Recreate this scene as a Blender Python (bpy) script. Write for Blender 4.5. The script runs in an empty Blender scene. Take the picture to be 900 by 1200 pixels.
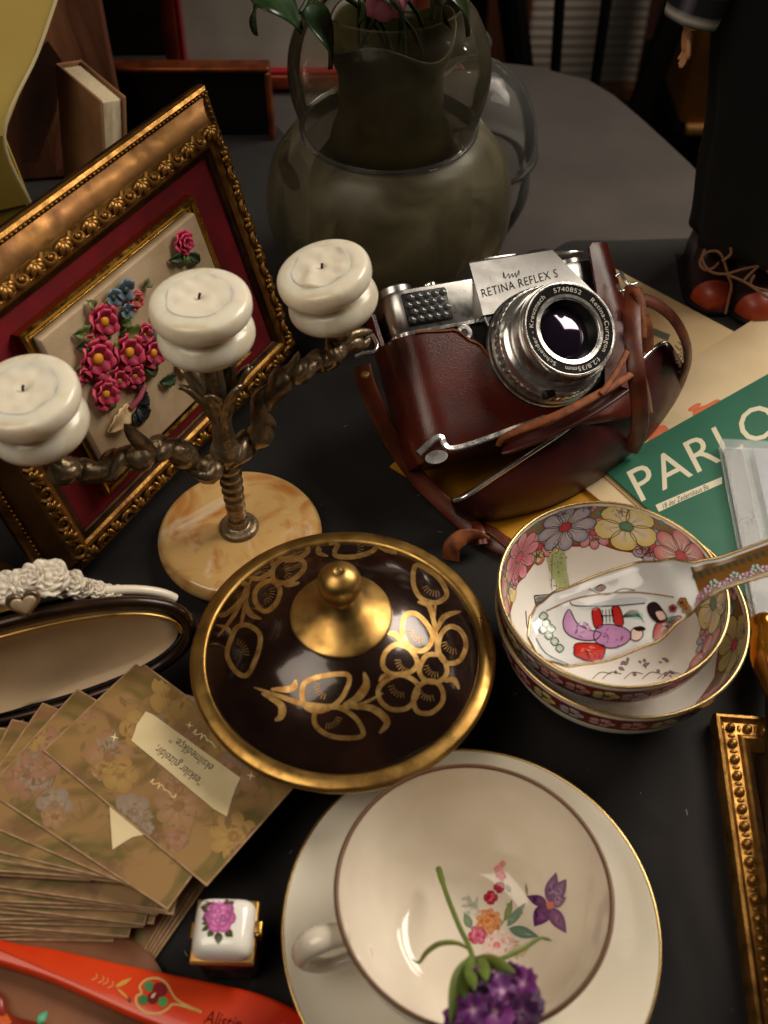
import bpy, math, random
from mathutils import Vector, Matrix, noise
from mathutils.bvhtree import BVHTree
random.seed(7)
V = Vector
SC = bpy.context.scene
COL = SC.collection

# ------------------------------------------------------------------ camera
CAM_H, PITCH, FPX = 0.45, math.radians(50), 1250.0     # focal length in pixels of a 900 x 1200 picture
cam_d = bpy.data.cameras.new('camera')
cam = bpy.data.objects.new('camera', cam_d); COL.objects.link(cam)
cam.location = (0, 0, CAM_H); cam.rotation_euler = (math.radians(90) - PITCH, 0, 0)
cam_d.sensor_fit = 'VERTICAL'; cam_d.sensor_height = 36; cam_d.sensor_width = 27
cam_d.lens = FPX / 1200 * 36
cam_d.clip_start = 0.01; cam_d.clip_end = 50
cam_d.dof.use_dof = True; cam_d.dof.focus_distance = 0.55; cam_d.dof.aperture_fstop = 9
SC.camera = cam

# ------------------------------------------------------------------ light
w = bpy.data.worlds.new('World'); SC.world = w; w.use_nodes = True
bg = w.node_tree.nodes['Background']; bg.inputs[0].default_value = (1.0, 0.82, 0.66, 1); bg.inputs[1].default_value = 0.012
def lamp(name, loc, target, size, energy, col, spread=180, sizey=None):
    d = bpy.data.lights.new(name, 'AREA'); o = bpy.data.objects.new(name, d); COL.objects.link(o)
    d.shape = 'RECTANGLE'; d.size = size; d.size_y = sizey or size; d.energy = energy; d.color = col
    d.spread = math.radians(spread)
    o.location = loc
    o.rotation_euler = (V(target) - V(loc)).to_track_quat('-Z', 'Y').to_euler()
    return o
lamp('lamp_overhead', (0.66, 0.74, 0.78), (0.04, 0.24, 0.02), 0.56, 5.0, (1.0, 0.89, 0.75), 100)
lamp('fill_side', (-0.46, 0.02, 0.95), (-0.02, 0.24, 0.03), 0.6, 1.9, (1.0, 0.87, 0.71), 105, 0.6)  # unseen fill, added to lift the near left and the viewer-facing sides
lamp('fill_back', (0.55, 1.25, 0.75), (0.45, 2.1, -0.2), 0.15, 2.6, (1.0, 0.80, 0.62), 120)  # unseen fill, added to brighten the shutter and the area behind the table
SC.view_settings.view_transform = 'Standard'; SC.view_settings.look = 'None'
SC.view_settings.exposure = -0.26; SC.view_settings.gamma = 1.0
SC.cycles.use_denoising = True
SC.cycles.max_bounces = 10; SC.cycles.transmission_bounces = 10; SC.cycles.transparent_max_bounces = 12
SC.cycles.caustics_reflective = False; SC.cycles.caustics_refractive = False

# ------------------------------------------------------------------ pixel to place
CP, SP = math.cos(PITCH), math.sin(PITCH)
EYE = V((0, 0, CAM_H))
def ray(x, y):
    dx, dy = x - 450.0, y - 600.0
    return V((dx, FPX * CP - dy * SP, -FPX * SP - dy * CP))
def P(x, y, z=0.0):                       # where the pixel's line of sight meets the level z
    r = ray(x, y); t = (z - CAM_H) / r.z
    return EYE + r * t
def PY(x, y, Y):                          # where it meets the upright plane at distance Y
    r = ray(x, y); return EYE + r * (Y / r.y)
def PP(x, y, p0, n):                      # where it meets any plane
    r = ray(x, y); t = (V(p0) - EYE).dot(n) / r.dot(n)
    return EYE + r * t

# ------------------------------------------------------------------ small maths
def S(r, g, b):
    f = lambda c: (c / 12.92 if c <= 0.04045 else ((c + 0.055) / 1.055) ** 2.4)
    return tuple(f(c / 255) for c in (r, g, b))
def lerp(a, b, t): return a + (b - a) * t
def spline(pts, n=8, closed=False):
    pts = [V(p) for p in pts]; out = []; m = len(pts)
    rng = range(m) if closed else range(m - 1)
    for i in rng:
        if closed: p0, p1, p2, p3 = pts[i - 1], pts[i], pts[(i + 1) % m], pts[(i + 2) % m]
        else: p0, p1, p2, p3 = pts[max(i - 1, 0)], pts[i], pts[i + 1], pts[min(i + 2, m - 1)]
        for k in range(n):
            t = k / n
            out.append(0.5 * ((2 * p1) + (-p0 + p2) * t + (2 * p0 - 5 * p1 + 4 * p2 - p3) * t * t + (-p0 + 3 * p1 - 3 * p2 + p3) * t ** 3))
    if not closed: out.append(pts[-1])
    return out
def interp(tab, x):
    if x <= tab[0][0]: return tab[0][1]
    for (a, b), (c, d) in zip(tab, tab[1:]):
        if x <= c:
            t = (x - a) / (c - a) if c > a else 0
            t = t * t * (3 - 2 * t); return b + (d - b) * t
    return tab[-1][1]
def frame_matrix(o, x, y, z):
    m = Matrix.Identity(4)
    for i, a in enumerate((x, y, z)):
        for j in range(3): m[j][i] = a[j]
    for j in range(3): m[j][3] = o[j]
    return m
# ------------------------------------------------------------------ mesh helpers
class MB:
    def __init__(s): s.v = []; s.f = []; s.mi = []; s.c = None
    def add(s, vs, fs, mi=0):
        b = len(s.v); s.v += [V(p) for p in vs]
        for f in fs: s.f.append([b + i for i in f]); s.mi.append(mi)
        return s
    def rings(s, rs, mi=0, closed=True, cap0=False, cap1=False, loop=False):
        b = len(s.v); n = len(rs[0])
        for r in rs: s.v += [V(p) for p in r]
        m = len(rs)
        for i in range(m if loop else m - 1):
            i2 = (i + 1) % m
            for j in range(n if closed else n - 1):
                j2 = (j + 1) % n
                s.f.append([b + i * n + j, b + i * n + j2, b + i2 * n + j2, b + i2 * n + j]); s.mi.append(mi)
        if cap0: s.f.append([b + j for j in range(n)][::-1]); s.mi.append(mi)
        if cap1: s.f.append([b + (m - 1) * n + j for j in range(n)]); s.mi.append(mi)
        return s
    def lathe(s, prof, n=48, c=(0, 0, 0), mi=0, sm=0, fn=None):
        c = V(c)
        if sm: prof = [(max(p.x, 0), p.y) for p in spline([(a, b, 0) for a, b in prof], sm)]
        rs = []
        for r, z in prof:
            rs.append([c + V((r * math.cos(2 * math.pi * k / n), r * math.sin(2 * math.pi * k / n), z)) for k in range(n)])
        if fn: rs = [[fn(p) for p in r] for r in rs]
        return s.rings(rs, mi)
    def tube(s, path, rad, n=10, mi=0, caps=True, closed=False, flat=1.0, up=None):
        path = [V(p) for p in path]; m = len(path); rs = []; last = None
        for i, p in enumerate(path):
            if closed: t = path[(i + 1) % m] - path[i - 1]
            else: t = path[min(i + 1, m - 1)] - path[max(i - 1, 0)]
            t = t.normalized() if t.length > 1e-9 else V((0, 0, 1))
            a = last if last is not None else (V(up) if up else (V((0, 0, 1)) if abs(t.z) < .9 else V((1, 0, 0))))
            a = a - t * a.dot(t)
            if a.length < 1e-6: a = t.orthogonal()
            a.normalize(); last = a; b_ = t.cross(a)
            r = rad[i] if isinstance(rad, (list, tuple)) else rad
            rs.append([p + a * (r * math.cos(2 * math.pi * k / n)) * flat + b_ * (r * math.sin(2 * math.pi * k / n)) for k in range(n)])
        return s.rings(rs, mi, cap0=caps and not closed, cap1=caps and not closed, loop=closed)
    def ribbon(s, path, nrm, width, thick, mi=0, closed=False):
        path = [V(p) for p in path]; m = len(path); rs = []
        for i, p in enumerate(path):
            t = (path[min(i + 1, m - 1)] - path[max(i - 1, 0)]).normalized()
            nn = V(nrm[i] if isinstance(nrm, list) else nrm); nn = (nn - t * nn.dot(t)).normalized()
            sd = t.cross(nn)
            wd = width[i] if isinstance(width, list) else width
            h = thick / 2; q = wd / 2; e = min(h * .7, q * .3)
            rs.append([p + sd * a + nn * b for a, b in ((-q + e, -h), (q - e, -h), (q, -h + e), (q, h - e), (q - e, h), (-q + e, h), (-q, h - e), (-q, -h + e))])
        return s.rings(rs, mi, cap0=True, cap1=True)
    def box(s, c, size, rot=None, bev=0.0, mi=0):
        c = V(c); hx, hy, hz = [a / 2 for a in size]; b = min(bev, hx * .9, hy * .9, hz * .9)
        if b <= 0:
            vs = [V((sx * hx, sy * hy, sz * hz)) for sz in (-1, 1) for sx, sy in ((-1, -1), (1, -1), (1, 1), (-1, 1))]
            fs = [[3, 2, 1, 0], [4, 5, 6, 7], [0, 1, 5, 4], [1, 2, 6, 5], [2, 3, 7, 6], [3, 0, 4, 7]]
            if rot: vs = [rot @ p for p in vs]
            return s.add([c + p for p in vs], fs, mi)
        def ringat(ix, iy, z):
            out = []
            for sx, sy, a0 in ((1, 1, 0), (-1, 1, 90), (-1, -1, 180), (1, -1, 270)):
                for k in range(4):
                    a = math.radians(a0 + 30 * k)
                    out.append(V((sx * (hx - b) + (b - ix) * math.cos(a), sy * (hy - b) + (b - iy) * math.sin(a), z)))
            return out
        rs = []
        for k in range(4):
            a = math.radians(30 * k); i = b * (1 - math.sin(a))
            rs.append(ringat(i, i, -hz + b * (1 - math.cos(a))))
        for k in range(4):
            a = math.radians(90 - 30 * k); i = b * (1 - math.sin(a))
            rs.append(ringat(i, i, hz - b * (1 - math.cos(a))))
        rs = [[c + (rot @ p if rot else p) for p in r] for r in rs]
        return s.rings(rs, mi, cap0=True, cap1=True)
    def prism(s, outline, z0, z1, bev=0, mi=0, fn=None):
        o = [V((p[0], p[1], 0)) for p in outline]
        area = sum(o[i - 1].x * o[i].y - o[i].x * o[i - 1].y for i in range(len(o)))
        if area < 0: o = o[::-1]
        def inset(d):
            if d == 0: return o
            r = []; m = len(o)
            for i in range(m):
                t = (o[(i + 1) % m] - o[i - 1]).normalized(); r.append(o[i] + V((-t.y, t.x, 0)) * d)
            return r
        if bev:
            lv = [(bev, z0), (0, z0 + bev), (0, z1 - bev), (bev * .3, z1 - bev * .3), (bev, z1)]
        else: lv = [(0, z0), (0, z1)]
        rs = [[V((p.x, p.y, z)) for p in inset(d)] for d, z in lv]
        if fn: rs = [[fn(p) for p in r] for r in rs]
        return s.rings(rs, mi, cap0=True, cap1=True)
    def grid(s, fn, nu, nv, mi=0, cu=False, cv=False):
        b = len(s.v)
        for i in range(nu):
            for j in range(nv):
                s.v.append(V(fn(i / (nu if cu else nu - 1), j / (nv if cv else nv - 1))))
        for i in range(nu if cu else nu - 1):
            for j in range(nv if cv else nv - 1):
                i2, j2 = (i + 1) % nu, (j + 1) % nv
                s.f.append([b + i * nv + j, b + i2 * nv + j, b + i2 * nv + j2, b + i * nv + j2]); s.mi.append(mi)
        return s
    def ball(s, c, r, n=12, m=8, mi=0, sc=(1, 1, 1), rot=None):
        c = V(c); rs = []
        for i in range(m + 1):
            a = math.pi * i / m
            rr = []
            for k in range(n):
                t = 2 * math.pi * k / n
                p = V((r * sc[0] * math.sin(a) * math.cos(t), r * sc[1] * math.sin(a) * math.sin(t), -r * sc[2] * math.cos(a)))
                rr.append(c + (rot @ p if rot else p))
            rs.append(rr)
        return s.rings(rs, mi)
    def xf(s, mt): s.v = [mt @ p for p in s.v]; return s
    def build(s, name, mats, parent=None, smooth=35, colors=None):
        me = bpy.data.meshes.new(name)
        me.from_pydata([tuple(p) for p in s.v], [], s.f)
        if not isinstance(mats, (list, tuple)): mats = [mats]
        for m in mats: me.materials.append(m)
        for p, i in zip(me.polygons, s.mi): p.material_index = i
        if s.c:
            a = me.color_attributes.new('Col', 'FLOAT_COLOR', 'POINT')
            for i, c in enumerate(s.c): a.data[i].color = (c[0], c[1], c[2], 1)
        me.validate(); me.update()
        clean(me)
        if smooth:
            me.polygons.foreach_set('use_smooth', [True] * len(me.polygons))
            me.set_sharp_from_angle(angle=math.radians(smooth))
        o = bpy.data.objects.new(name, me); COL.objects.link(o)
        if parent: o.parent = parent
        return o
import bmesh
def clean(me):
    bm = bmesh.new(); bm.from_mesh(me)
    bmesh.ops.remove_doubles(bm, verts=bm.verts, dist=1e-6)
    bmesh.ops.recalc_face_normals(bm, faces=bm.faces)
    bm.to_mesh(me); bm.free()
def thing(name, label, cat, mw=None, group=None):
    o = bpy.data.objects.new(name, None); COL.objects.link(o); o.empty_display_size = 0.02
    if mw is not None: o.matrix_basis = mw if isinstance(mw, Matrix) else Matrix.Translation(V(mw))
    o['label'] = label; o['category'] = cat
    if group: o['group'] = group
    return o
def tag(o, label, cat, group=None):
    o['label'] = label; o['category'] = cat
    if group: o['group'] = group
    return o
def struct(o): o['kind'] = 'structure'; return o
def lab(o, label): o['label'] = label; return o
def at(o, mw): o.matrix_basis = mw if isinstance(mw, Matrix) else Matrix.Translation(V(mw)); return o
def share(src, name, parent, mt):          # another object on the same mesh data
    o = bpy.data.objects.new(name, src.data); COL.objects.link(o); o.parent = parent; o.matrix_basis = mt; return o

# ------------------------------------------------------------------ paint and print that lies on a surface
_txt = {}
def text_mesh(s, size=1.0, shear=0.0, space=1.0):
    k = (s, shear, space)
    if k not in _txt:
        cu = bpy.data.curves.new('lettering', 'FONT'); cu.body = s; cu.size = 1.0; cu.shear = shear; cu.space_character = space
        cu.resolution_u = 3
        ob = bpy.data.objects.new('lettering', cu); COL.objects.link(ob)
        bpy.context.view_layer.update()
        me = ob.evaluated_get(bpy.context.evaluated_depsgraph_get()).to_mesh()
        vs = [(v.co.x, v.co.y) for v in me.vertices]; fs = [list(p.vertices) for p in me.polygons]
        ob.to_mesh_clear(); bpy.data.objects.remove(ob); bpy.data.curves.remove(cu)
        _txt[k] = (vs, fs)
    vs, fs = _txt[k]
    return [(x * size, y * size) for x, y in vs], fs
class Decal:
    def __init__(s): s.v = []; s.f = []; s.c = []
    def blob(s, outline, edge, mid=None, ctr=None, layer=1, rings=3, jit=0):
        mid = mid or edge; n = len(outline)
        cx = sum(p[0] for p in outline) / n if ctr is None else ctr[0]; cy = sum(p[1] for p in outline) / n if ctr is None else ctr[1]
        b = len(s.v); s.v.append((cx, cy, layer)); s.c.append(mid)
        for k in range(1, rings + 1):
            t = k / rings
            for p in outline:
                s.v.append((cx + (p[0] - cx) * t, cy + (p[1] - cy) * t, layer)); s.c.append(tuple(lerp(mid[i], edge[i], t) for i in range(3)))
        for j in range(n): s.f.append([b, b + 1 + j, b + 1 + (j + 1) % n])
        for k in range(rings - 1):
            for j in range(n):
                j2 = (j + 1) % n; q = b + 1 + k * n
                s.f.append([q + j, q + n + j, q + n + j2, q + j2])
        return s
    def stroke(s, pts, width, col, layer=2, taper=False, closed=False):
        m = len(pts); b = len(s.v)
        for i in range(m):
            if closed: a, c = pts[i - 1], pts[(i + 1) % m]
            else: a, c = pts[max(i - 1, 0)], pts[min(i + 1, m - 1)]
            dx, dy = c[0] - a[0], c[1] - a[1]; L = math.hypot(dx, dy) or 1
            wd = width / 2 * ((0.25 + 0.75 * math.sin(math.pi * i / (m - 1))) if taper else 1)
            nx, ny = -dy / L * wd, dx / L * wd
            s.v += [(pts[i][0] + nx, pts[i][1] + ny, layer), (pts[i][0] - nx, pts[i][1] - ny, layer)]; s.c += [col, col]
        for i in range(m if closed else m - 1):
            j = (i + 1) % m
            s.f.append([b + 2 * i, b + 2 * i + 1, b + 2 * j + 1, b + 2 * j])
        return s
    def curve(s, pts, width, col, layer=2, n=6, taper=False, closed=False):
        return s.stroke([(p.x, p.y) for p in spline([(a, b_, 0) for a, b_ in pts], n, closed)], width, col, layer, taper, closed)
    def leaf(s, p, q, wd, edge, mid=None, layer=1, vein=None):
        dx, dy = q[0] - p[0], q[1] - p[1]; L = math.hypot(dx, dy); nx, ny = -dy / L, dx / L; o = []
        for k in range(9): t = k / 8; o.append((p[0] + dx * t + nx * wd * math.sin(math.pi * t ** .8), p[1] + dy * t + ny * wd * math.sin(math.pi * t ** .8)))
        for k in range(7, 0, -1): t = k / 8; o.append((p[0] + dx * t - nx * wd * math.sin(math.pi * t ** .8), p[1] + dy * t - ny * wd * math.sin(math.pi * t ** .8)))
        s.blob(o, edge, mid, layer=layer, rings=2)
        if vein: s.stroke([p, q], max(wd * .12, L * .02), vein, layer + .4)
        return s
    def flower(s, c, r, n, edge, mid, heart, line=None, layer=1, rot=0.0, sq=1.0, petal=.62, lw=None):
        for k in range(n):
            a = rot + 2 * math.pi * k / n; o = []
            pc = (c[0] + math.cos(a) * r * .6, c[1] + math.sin(a) * r * .6 * sq)
            pr = r * petal * math.pi / n * 1.15
            for j in range(14):
                t = 2 * math.pi * j / 14
                lx, ly = math.cos(t) * r * .46, math.sin(t) * pr * (1 + .25 * math.cos(t))
                o.append((pc[0] + lx * math.cos(a) - ly * math.sin(a), pc[1] + (lx * math.sin(a) + ly * math.cos(a)) * sq))
            s.blob(o, edge, mid, ctr=(c[0] + math.cos(a) * r * .35, c[1] + math.sin(a) * r * .35 * sq), layer=layer + .1 * (k % 3))
            if line:
                s.stroke(o, lw or r * .06, line, layer + 1.0, closed=True)
                dk = tuple(c_ * .72 for c_ in edge)
                for q_ in (-.35, 0, .35):
                    s.stroke([(c[0] + math.cos(a + q_ * .5 * g_) * r * g_, c[1] + math.sin(a + q_ * .5 * g_) * r * g_ * sq) for g_ in (.28, .5, .72)], (lw or r * .05) * .8, dk, layer + .8)
        o = [(c[0] + math.cos(t * .5236) * r * .24, c[1] + math.sin(t * .5236) * r * .24 * sq) for t in range(12)]
        s.blob(o, heart, tuple(min(1, h * 1.4) for h in heart), layer=layer + .9, rings=1)
        if line: s.stroke(o, lw or r * .06, line, layer + 1.2, closed=True)
        return s
    def dabs(s, c, r, cols, n, size, layer=4, rnd=random):
        for k in range(n):
            a = rnd.uniform(0, 6.283); q = r * math.sqrt(rnd.random()); x, y = c[0] + q * math.cos(a), c[1] + q * math.sin(a); z = size * rnd.uniform(.5, 1.3); b_ = a + 1.57 + rnd.uniform(-.6, .6)
            s.leaf((x - math.cos(b_) * z, y - math.sin(b_) * z), (x + math.cos(b_) * z, y + math.sin(b_) * z), z * .35, rnd.choice(cols), rnd.choice(cols), layer=layer + .03 * k)
        return s
    def text(s, st, pos, size, rot, col, shear=0.0, layer=2, flip=True, space=1.0, sx=1.0):
        vs, fs = text_mesh(st, size, shear, space); b = len(s.v)
        ca, sa = math.cos(rot), math.sin(rot)
        for x, y in vs:
            x *= sx
            if flip: y = -y                     # pixel rows run downwards
            s.v.append((pos[0] + x * ca - y * sa, pos[1] + x * sa + y * ca, layer)); s.c.append(col)
        s.f += [[b + i for i in f] for f in fs]
        return s
    def project(s, target, name, mat, parent, step=0.00006, base=0.00006, maxd=None):
        """lay the drawing on the surface of the given objects (their parents' matrices included)"""
        vs = []; fs = []
        for o in (target if isinstance(target, list) else [target]):
            mw = world(o); b = len(vs)
            vs += [mw @ v.co for v in o.data.vertices]; fs += [[b + i for i in p.vertices] for p in o.data.polygons]
        bvh = BVHTree.FromPolygons(vs, fs)
        def fn(x, y, l):
            d = ray(x, y).normalized(); h, n, i, dist = bvh.ray_cast(EYE, d)
            if h is None: return None
            if n.dot(d) > 0: n = -n
            return h + n * (base + step * l)
        inv = world(parent).inverted() if parent else Matrix.Identity(4)
        return s.build(name, lambda x, y, l: (lambda q: None if q is None else inv @ q)(fn(x, y, l)), mat, parent, maxd)
    def build(s, name, fn, mat, parent=None, maxd=None):
        pts = [fn(*v) for v in s.v]
        fs = [f for f in s.f if all(pts[i] is not None for i in f)]
        if maxd: fs = [f for f in fs if max((pts[f[i]] - pts[f[i - 1]]).length for i in range(len(f))) < maxd]
        used = sorted({i for f in fs for i in f}); ix = {a: k for k, a in enumerate(used)}
        me = bpy.data.meshes.new(name)
        me.from_pydata([tuple(pts[i]) for i in used], [], [[ix[i] for i in f] for f in fs])
        a = me.color_attributes.new('Col', 'FLOAT_COLOR', 'POINT')
        for k, i in enumerate(used): a.data[k].color = (*s.c[i][:3], 1)
        me.materials.append(mat); me.update()
        o = bpy.data.objects.new(name, me); COL.objects.link(o)
        if parent: o.parent = parent
        return o
def world(o):
    m = o.matrix_basis.copy(); p = o.parent
    while p: m = p.matrix_basis @ m; p = p.parent
    return m

# ------------------------------------------------------------------ materials
MATS = {}
def M(name, col, rough=.5, metal=0.0, col2=None, ns=60, lo=.35, hi=.65, bump=0.0, bs=300, bd=.001, sss=0.0, trans=0.0, ior=1.45,
      coat=0.0, alpha=1.0, sheen=0.0, dist=0.0, det=5, attr=False, rvar=0.0, stretch=None, sssr=(.006, .004, .002), col3=None, ns3=20, voro=False, emit=0):
    m = bpy.data.materials.new(name); m.use_nodes = True; nt = m.node_tree; N = nt.nodes; L = nt.links
    b = N['Principled BSDF']; b.inputs['Roughness'].default_value = rough; b.inputs['Metallic'].default_value = metal
    b.inputs['IOR'].default_value = ior; b.inputs['Transmission Weight'].default_value = trans; b.inputs['Alpha'].default_value = alpha
    b.inputs['Coat Weight'].default_value = coat; b.inputs['Coat Roughness'].default_value = .08
    b.inputs['Sheen Weight'].default_value = sheen; b.inputs['Subsurface Weight'].default_value = sss
    b.inputs['Subsurface Radius'].default_value = sssr; b.inputs['Subsurface Scale'].default_value = 1.0
    b.inputs['Base Color'].default_value = (*col, 1)
    tc = N.new('ShaderNodeTexCoord'); src = tc.outputs['Object']
    if stretch:
        mp = N.new('ShaderNodeMapping'); mp.inputs['Scale'].default_value = stretch; L.new(src, mp.inputs[0]); src = mp.outputs[0]
    cur = None
    if attr:
        at_ = N.new('ShaderNodeAttribute'); at_.attribute_name = 'Col'; cur = at_.outputs['Color']
    def noi(scale, d=det):
        n = N.new('ShaderNodeTexNoise'); n.inputs['Scale'].default_value = scale; n.inputs['Detail'].default_value = d
        n.inputs['Distortion'].default_value = dist; L.new(src, n.inputs['Vector']); return n.outputs['Fac']
    def mixc(fac, a, bcol, l, h):
        mr = N.new('ShaderNodeMapRange'); mr.inputs['From Min'].default_value = l; mr.inputs['From Max'].default_value = h; L.new(fac, mr.inputs['Value'])
        mx = N.new('ShaderNodeMix'); mx.data_type = 'RGBA'; L.new(mr.outputs[0], mx.inputs[0])
        if a is None: mx.inputs[6].default_value = (*col, 1)
        else: L.new(a, mx.inputs[6])
        mx.inputs[7].default_value = (*bcol, 1); return mx.outputs[2]
    if col2: cur = mixc(noi(ns), cur, col2, lo, hi)
    if col3: cur = mixc(noi(ns3), cur, col3, lo + .08, hi + .08)
    if cur is not None: L.new(cur, b.inputs['Base Color'])
    if rvar:
        mr = N.new('ShaderNodeMapRange'); mr.inputs['From Min'].default_value = .3; mr.inputs['From Max'].default_value = .7
        mr.inputs['To Min'].default_value = max(0.02, rough - rvar); mr.inputs['To Max'].default_value = min(1, rough + rvar)
        L.new(noi(ns * 1.7 + 17), mr.inputs['Value']); L.new(mr.outputs[0], b.inputs['Roughness'])
    if bump:
        bp = N.new('ShaderNodeBump'); bp.inputs['Strength'].default_value = bump; bp.inputs['Distance'].default_value = bd
        if voro:
            vo = N.new('ShaderNodeTexVoronoi'); vo.inputs['Scale'].default_value = bs; L.new(src, vo.inputs['Vector']); L.new(vo.outputs['Distance'], bp.inputs['Height'])
        else: L.new(noi(bs, 3), bp.inputs['Height'])
        L.new(bp.outputs[0], b.inputs['Normal'])
        if coat: L.new(bp.outputs[0], b.inputs['Coat Normal'])
    MATS[name] = m; return m
def weave(name, col, col2, scale=900, rough=.9, bump=.6):
    m = M(name, col, rough, col2=col2, ns=14, lo=.3, hi=.7, sheen=.05); nt = m.node_tree; N = nt.nodes; L = nt.links; b = N['Principled BSDF']
    tc = N.new('ShaderNodeTexCoord'); hs = []
    for d in ('X', 'Y'):
        wv = N.new('ShaderNodeTexWave'); wv.bands_direction = d; wv.inputs['Scale'].default_value = scale / 6.28; wv.inputs['Distortion'].default_value = 1.5
        wv.inputs['Detail'].default_value = 1; L.new(tc.outputs['Object'], wv.inputs['Vector']); hs.append(wv.outputs['Fac'])
    ad = N.new('ShaderNodeMath'); ad.operation = 'ADD'; L.new(hs[0], ad.inputs[0]); L.new(hs[1], ad.inputs[1])
    src = b.inputs['Base Color'].links[0].from_socket
    mr = N.new('ShaderNodeMapRange'); mr.inputs['From Max'].default_value = 2; mr.inputs['To Min'].default_value = .55; mr.inputs['To Max'].default_value = 1.35; L.new(ad.outputs[0], mr.inputs['Value'])
    mx = N.new('ShaderNodeMix'); mx.data_type = 'RGBA'; mx.blend_type = 'MULTIPLY'; mx.inputs[0].default_value = 1; L.new(src, mx.inputs[6]); L.new(mr.outputs[0], mx.inputs[7]); L.new(mx.outputs[2], b.inputs['Base Color'])
    bp = N.new('ShaderNodeBump'); bp.inputs['Strength'].default_value = bump; bp.inputs['Distance'].default_value = .0004
    L.new(ad.outputs[0], bp.inputs['Height']); L.new(bp.outputs[0], b.inputs['Normal'])
    return m
def thin_glass(name, tint, haze, hazecol, rough=.03, hrough=.5, edge=.35, ior=1.2):
    m = bpy.data.materials.new(name); m.use_nodes = True; nt = m.node_tree; N = nt.nodes; L = nt.links; N.remove(N['Principled BSDF'])
    tr = N.new('ShaderNodeBsdfTransparent'); tr.inputs[0].default_value = (*tint, 1)
    df = N.new('ShaderNodeBsdfPrincipled'); df.inputs['Base Color'].default_value = (*hazecol, 1); df.inputs['Roughness'].default_value = hrough
    tc = N.new('ShaderNodeTexCoord'); no = N.new('ShaderNodeTexNoise'); no.inputs['Scale'].default_value = 22; no.inputs['Detail'].default_value = 6; no.inputs['Distortion'].default_value = 1.2; L.new(tc.outputs['Object'], no.inputs['Vector'])
    lw = N.new('ShaderNodeLayerWeight'); lw.inputs['Blend'].default_value = .35
    mr = N.new('ShaderNodeMapRange'); mr.inputs['From Min'].default_value = .3; mr.inputs['From Max'].default_value = .7; mr.inputs['To Min'].default_value = haze * .45; mr.inputs['To Max'].default_value = haze * 1.55; L.new(no.outputs['Fac'], mr.inputs['Value'])
    ad = N.new('ShaderNodeMath'); ad.operation = 'MULTIPLY_ADD'; ad.use_clamp = True; L.new(lw.outputs['Facing'], ad.inputs[0]); ad.inputs[1].default_value = edge; L.new(mr.outputs[0], ad.inputs[2])
    m1 = N.new('ShaderNodeMixShader'); L.new(ad.outputs[0], m1.inputs[0]); L.new(tr.outputs[0], m1.inputs[1]); L.new(df.outputs[0], m1.inputs[2])
    gl = N.new('ShaderNodeBsdfGlossy'); gl.inputs['Roughness'].default_value = rough
    fr = N.new('ShaderNodeFresnel'); fr.inputs['IOR'].default_value = ior
    m2 = N.new('ShaderNodeMixShader'); L.new(fr.outputs[0], m2.inputs[0]); L.new(m1.outputs[0], m2.inputs[1]); L.new(gl.outputs[0], m2.inputs[2])
    L.new(m2.outputs[0], N['Material Output'].inputs[0]); MATS[name] = m; return m
PAINT = M('painted_glaze', (1, 1, 1), .16, attr=True, coat=.3)
PRINT = M('printed_ink', (1, 1, 1), .6, attr=True)
CLAY = M('painted_resin', (1, 1, 1), .5, attr=True, bump=.2, bs=900, bd=.0004)
CHROME = M('chrome', (.76, .74, .71), .2, .9, rvar=.08, ns=120)
SATIN = M('satin_chrome', (.50, .485, .46), .30, 1, rvar=.07, ns=90, bump=.05, bs=4000, bd=.0001)
BLACKM = M('black_metal', (.012, .012, .012), .35, .3)
BRASS = M('worn_brass', S(186, 148, 84), .38, .95, col2=S(146, 106, 52), ns=70, lo=.45, hi=.8, rvar=.10, bump=.05, bs=500, bd=.0002)
GILT = M('gilt_carving', S(160, 116, 56), .40, .8, col2=S(92, 58, 26), ns=110, lo=.45, hi=.75, rvar=.12, bump=.3, bs=500, bd=.0005)
GILTD = M('dark_gilt', S(80, 50, 22), .42, .7, col2=S(40, 22, 10), ns=80, rvar=.1, bump=.2, bs=400, bd=.0004)
GOLDP = M('polished_gold', S(205, 160, 72), .2, 1, rvar=.08, ns=120)
WOODD = M('dark_wood', S(48, 24, 14), .4, col2=S(24, 11, 7), ns=40, stretch=(1, 1, 6), coat=.2, bump=.1, bs=200, bd=.0004)
LEATHER = M('red_brown_leather', S(100, 34, 21), .34, col2=S(70, 20, 13), ns=45, bump=.25, bs=1500, bd=.00025, coat=.3, rvar=.08, voro=True)
LEATHERD = M('dark_red_leather', S(70, 16, 14), .42, col2=S(46, 10, 10), ns=40, bump=.25, bs=1500, bd=.00025, coat=.15, rvar=.08, voro=True)
STRAP = M('strap_leather', S(110, 50, 28), .42, col2=S(72, 28, 16), ns=70, bump=.3, bs=1200, bd=.0003, coat=.1, rvar=.1)
EDGE = M('raw_leather_edge', S(146, 80, 34), .65, col2=S(96, 46, 20), ns=160, bump=.4, bs=900, bd=.0004)
PORC = M('cream_porcelain', S(244, 238, 224), .09, col2=S(238, 230, 212), ns=25, coat=.4, sss=.12, sssr=(.003, .0022, .0014))
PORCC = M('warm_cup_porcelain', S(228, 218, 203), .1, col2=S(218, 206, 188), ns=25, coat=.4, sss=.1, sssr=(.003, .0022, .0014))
PORCW = M('white_porcelain', S(240, 236, 228), .1, coat=.4, sss=.1, sssr=(.003, .002, .0015))
ALAB = M('alabaster', S(232, 224, 206), .22, col2=S(216, 202, 172), ns=55, lo=.45, hi=.75, dist=1.5, sss=.75, coat=.25, sssr=(.007, .005, .003))
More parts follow.
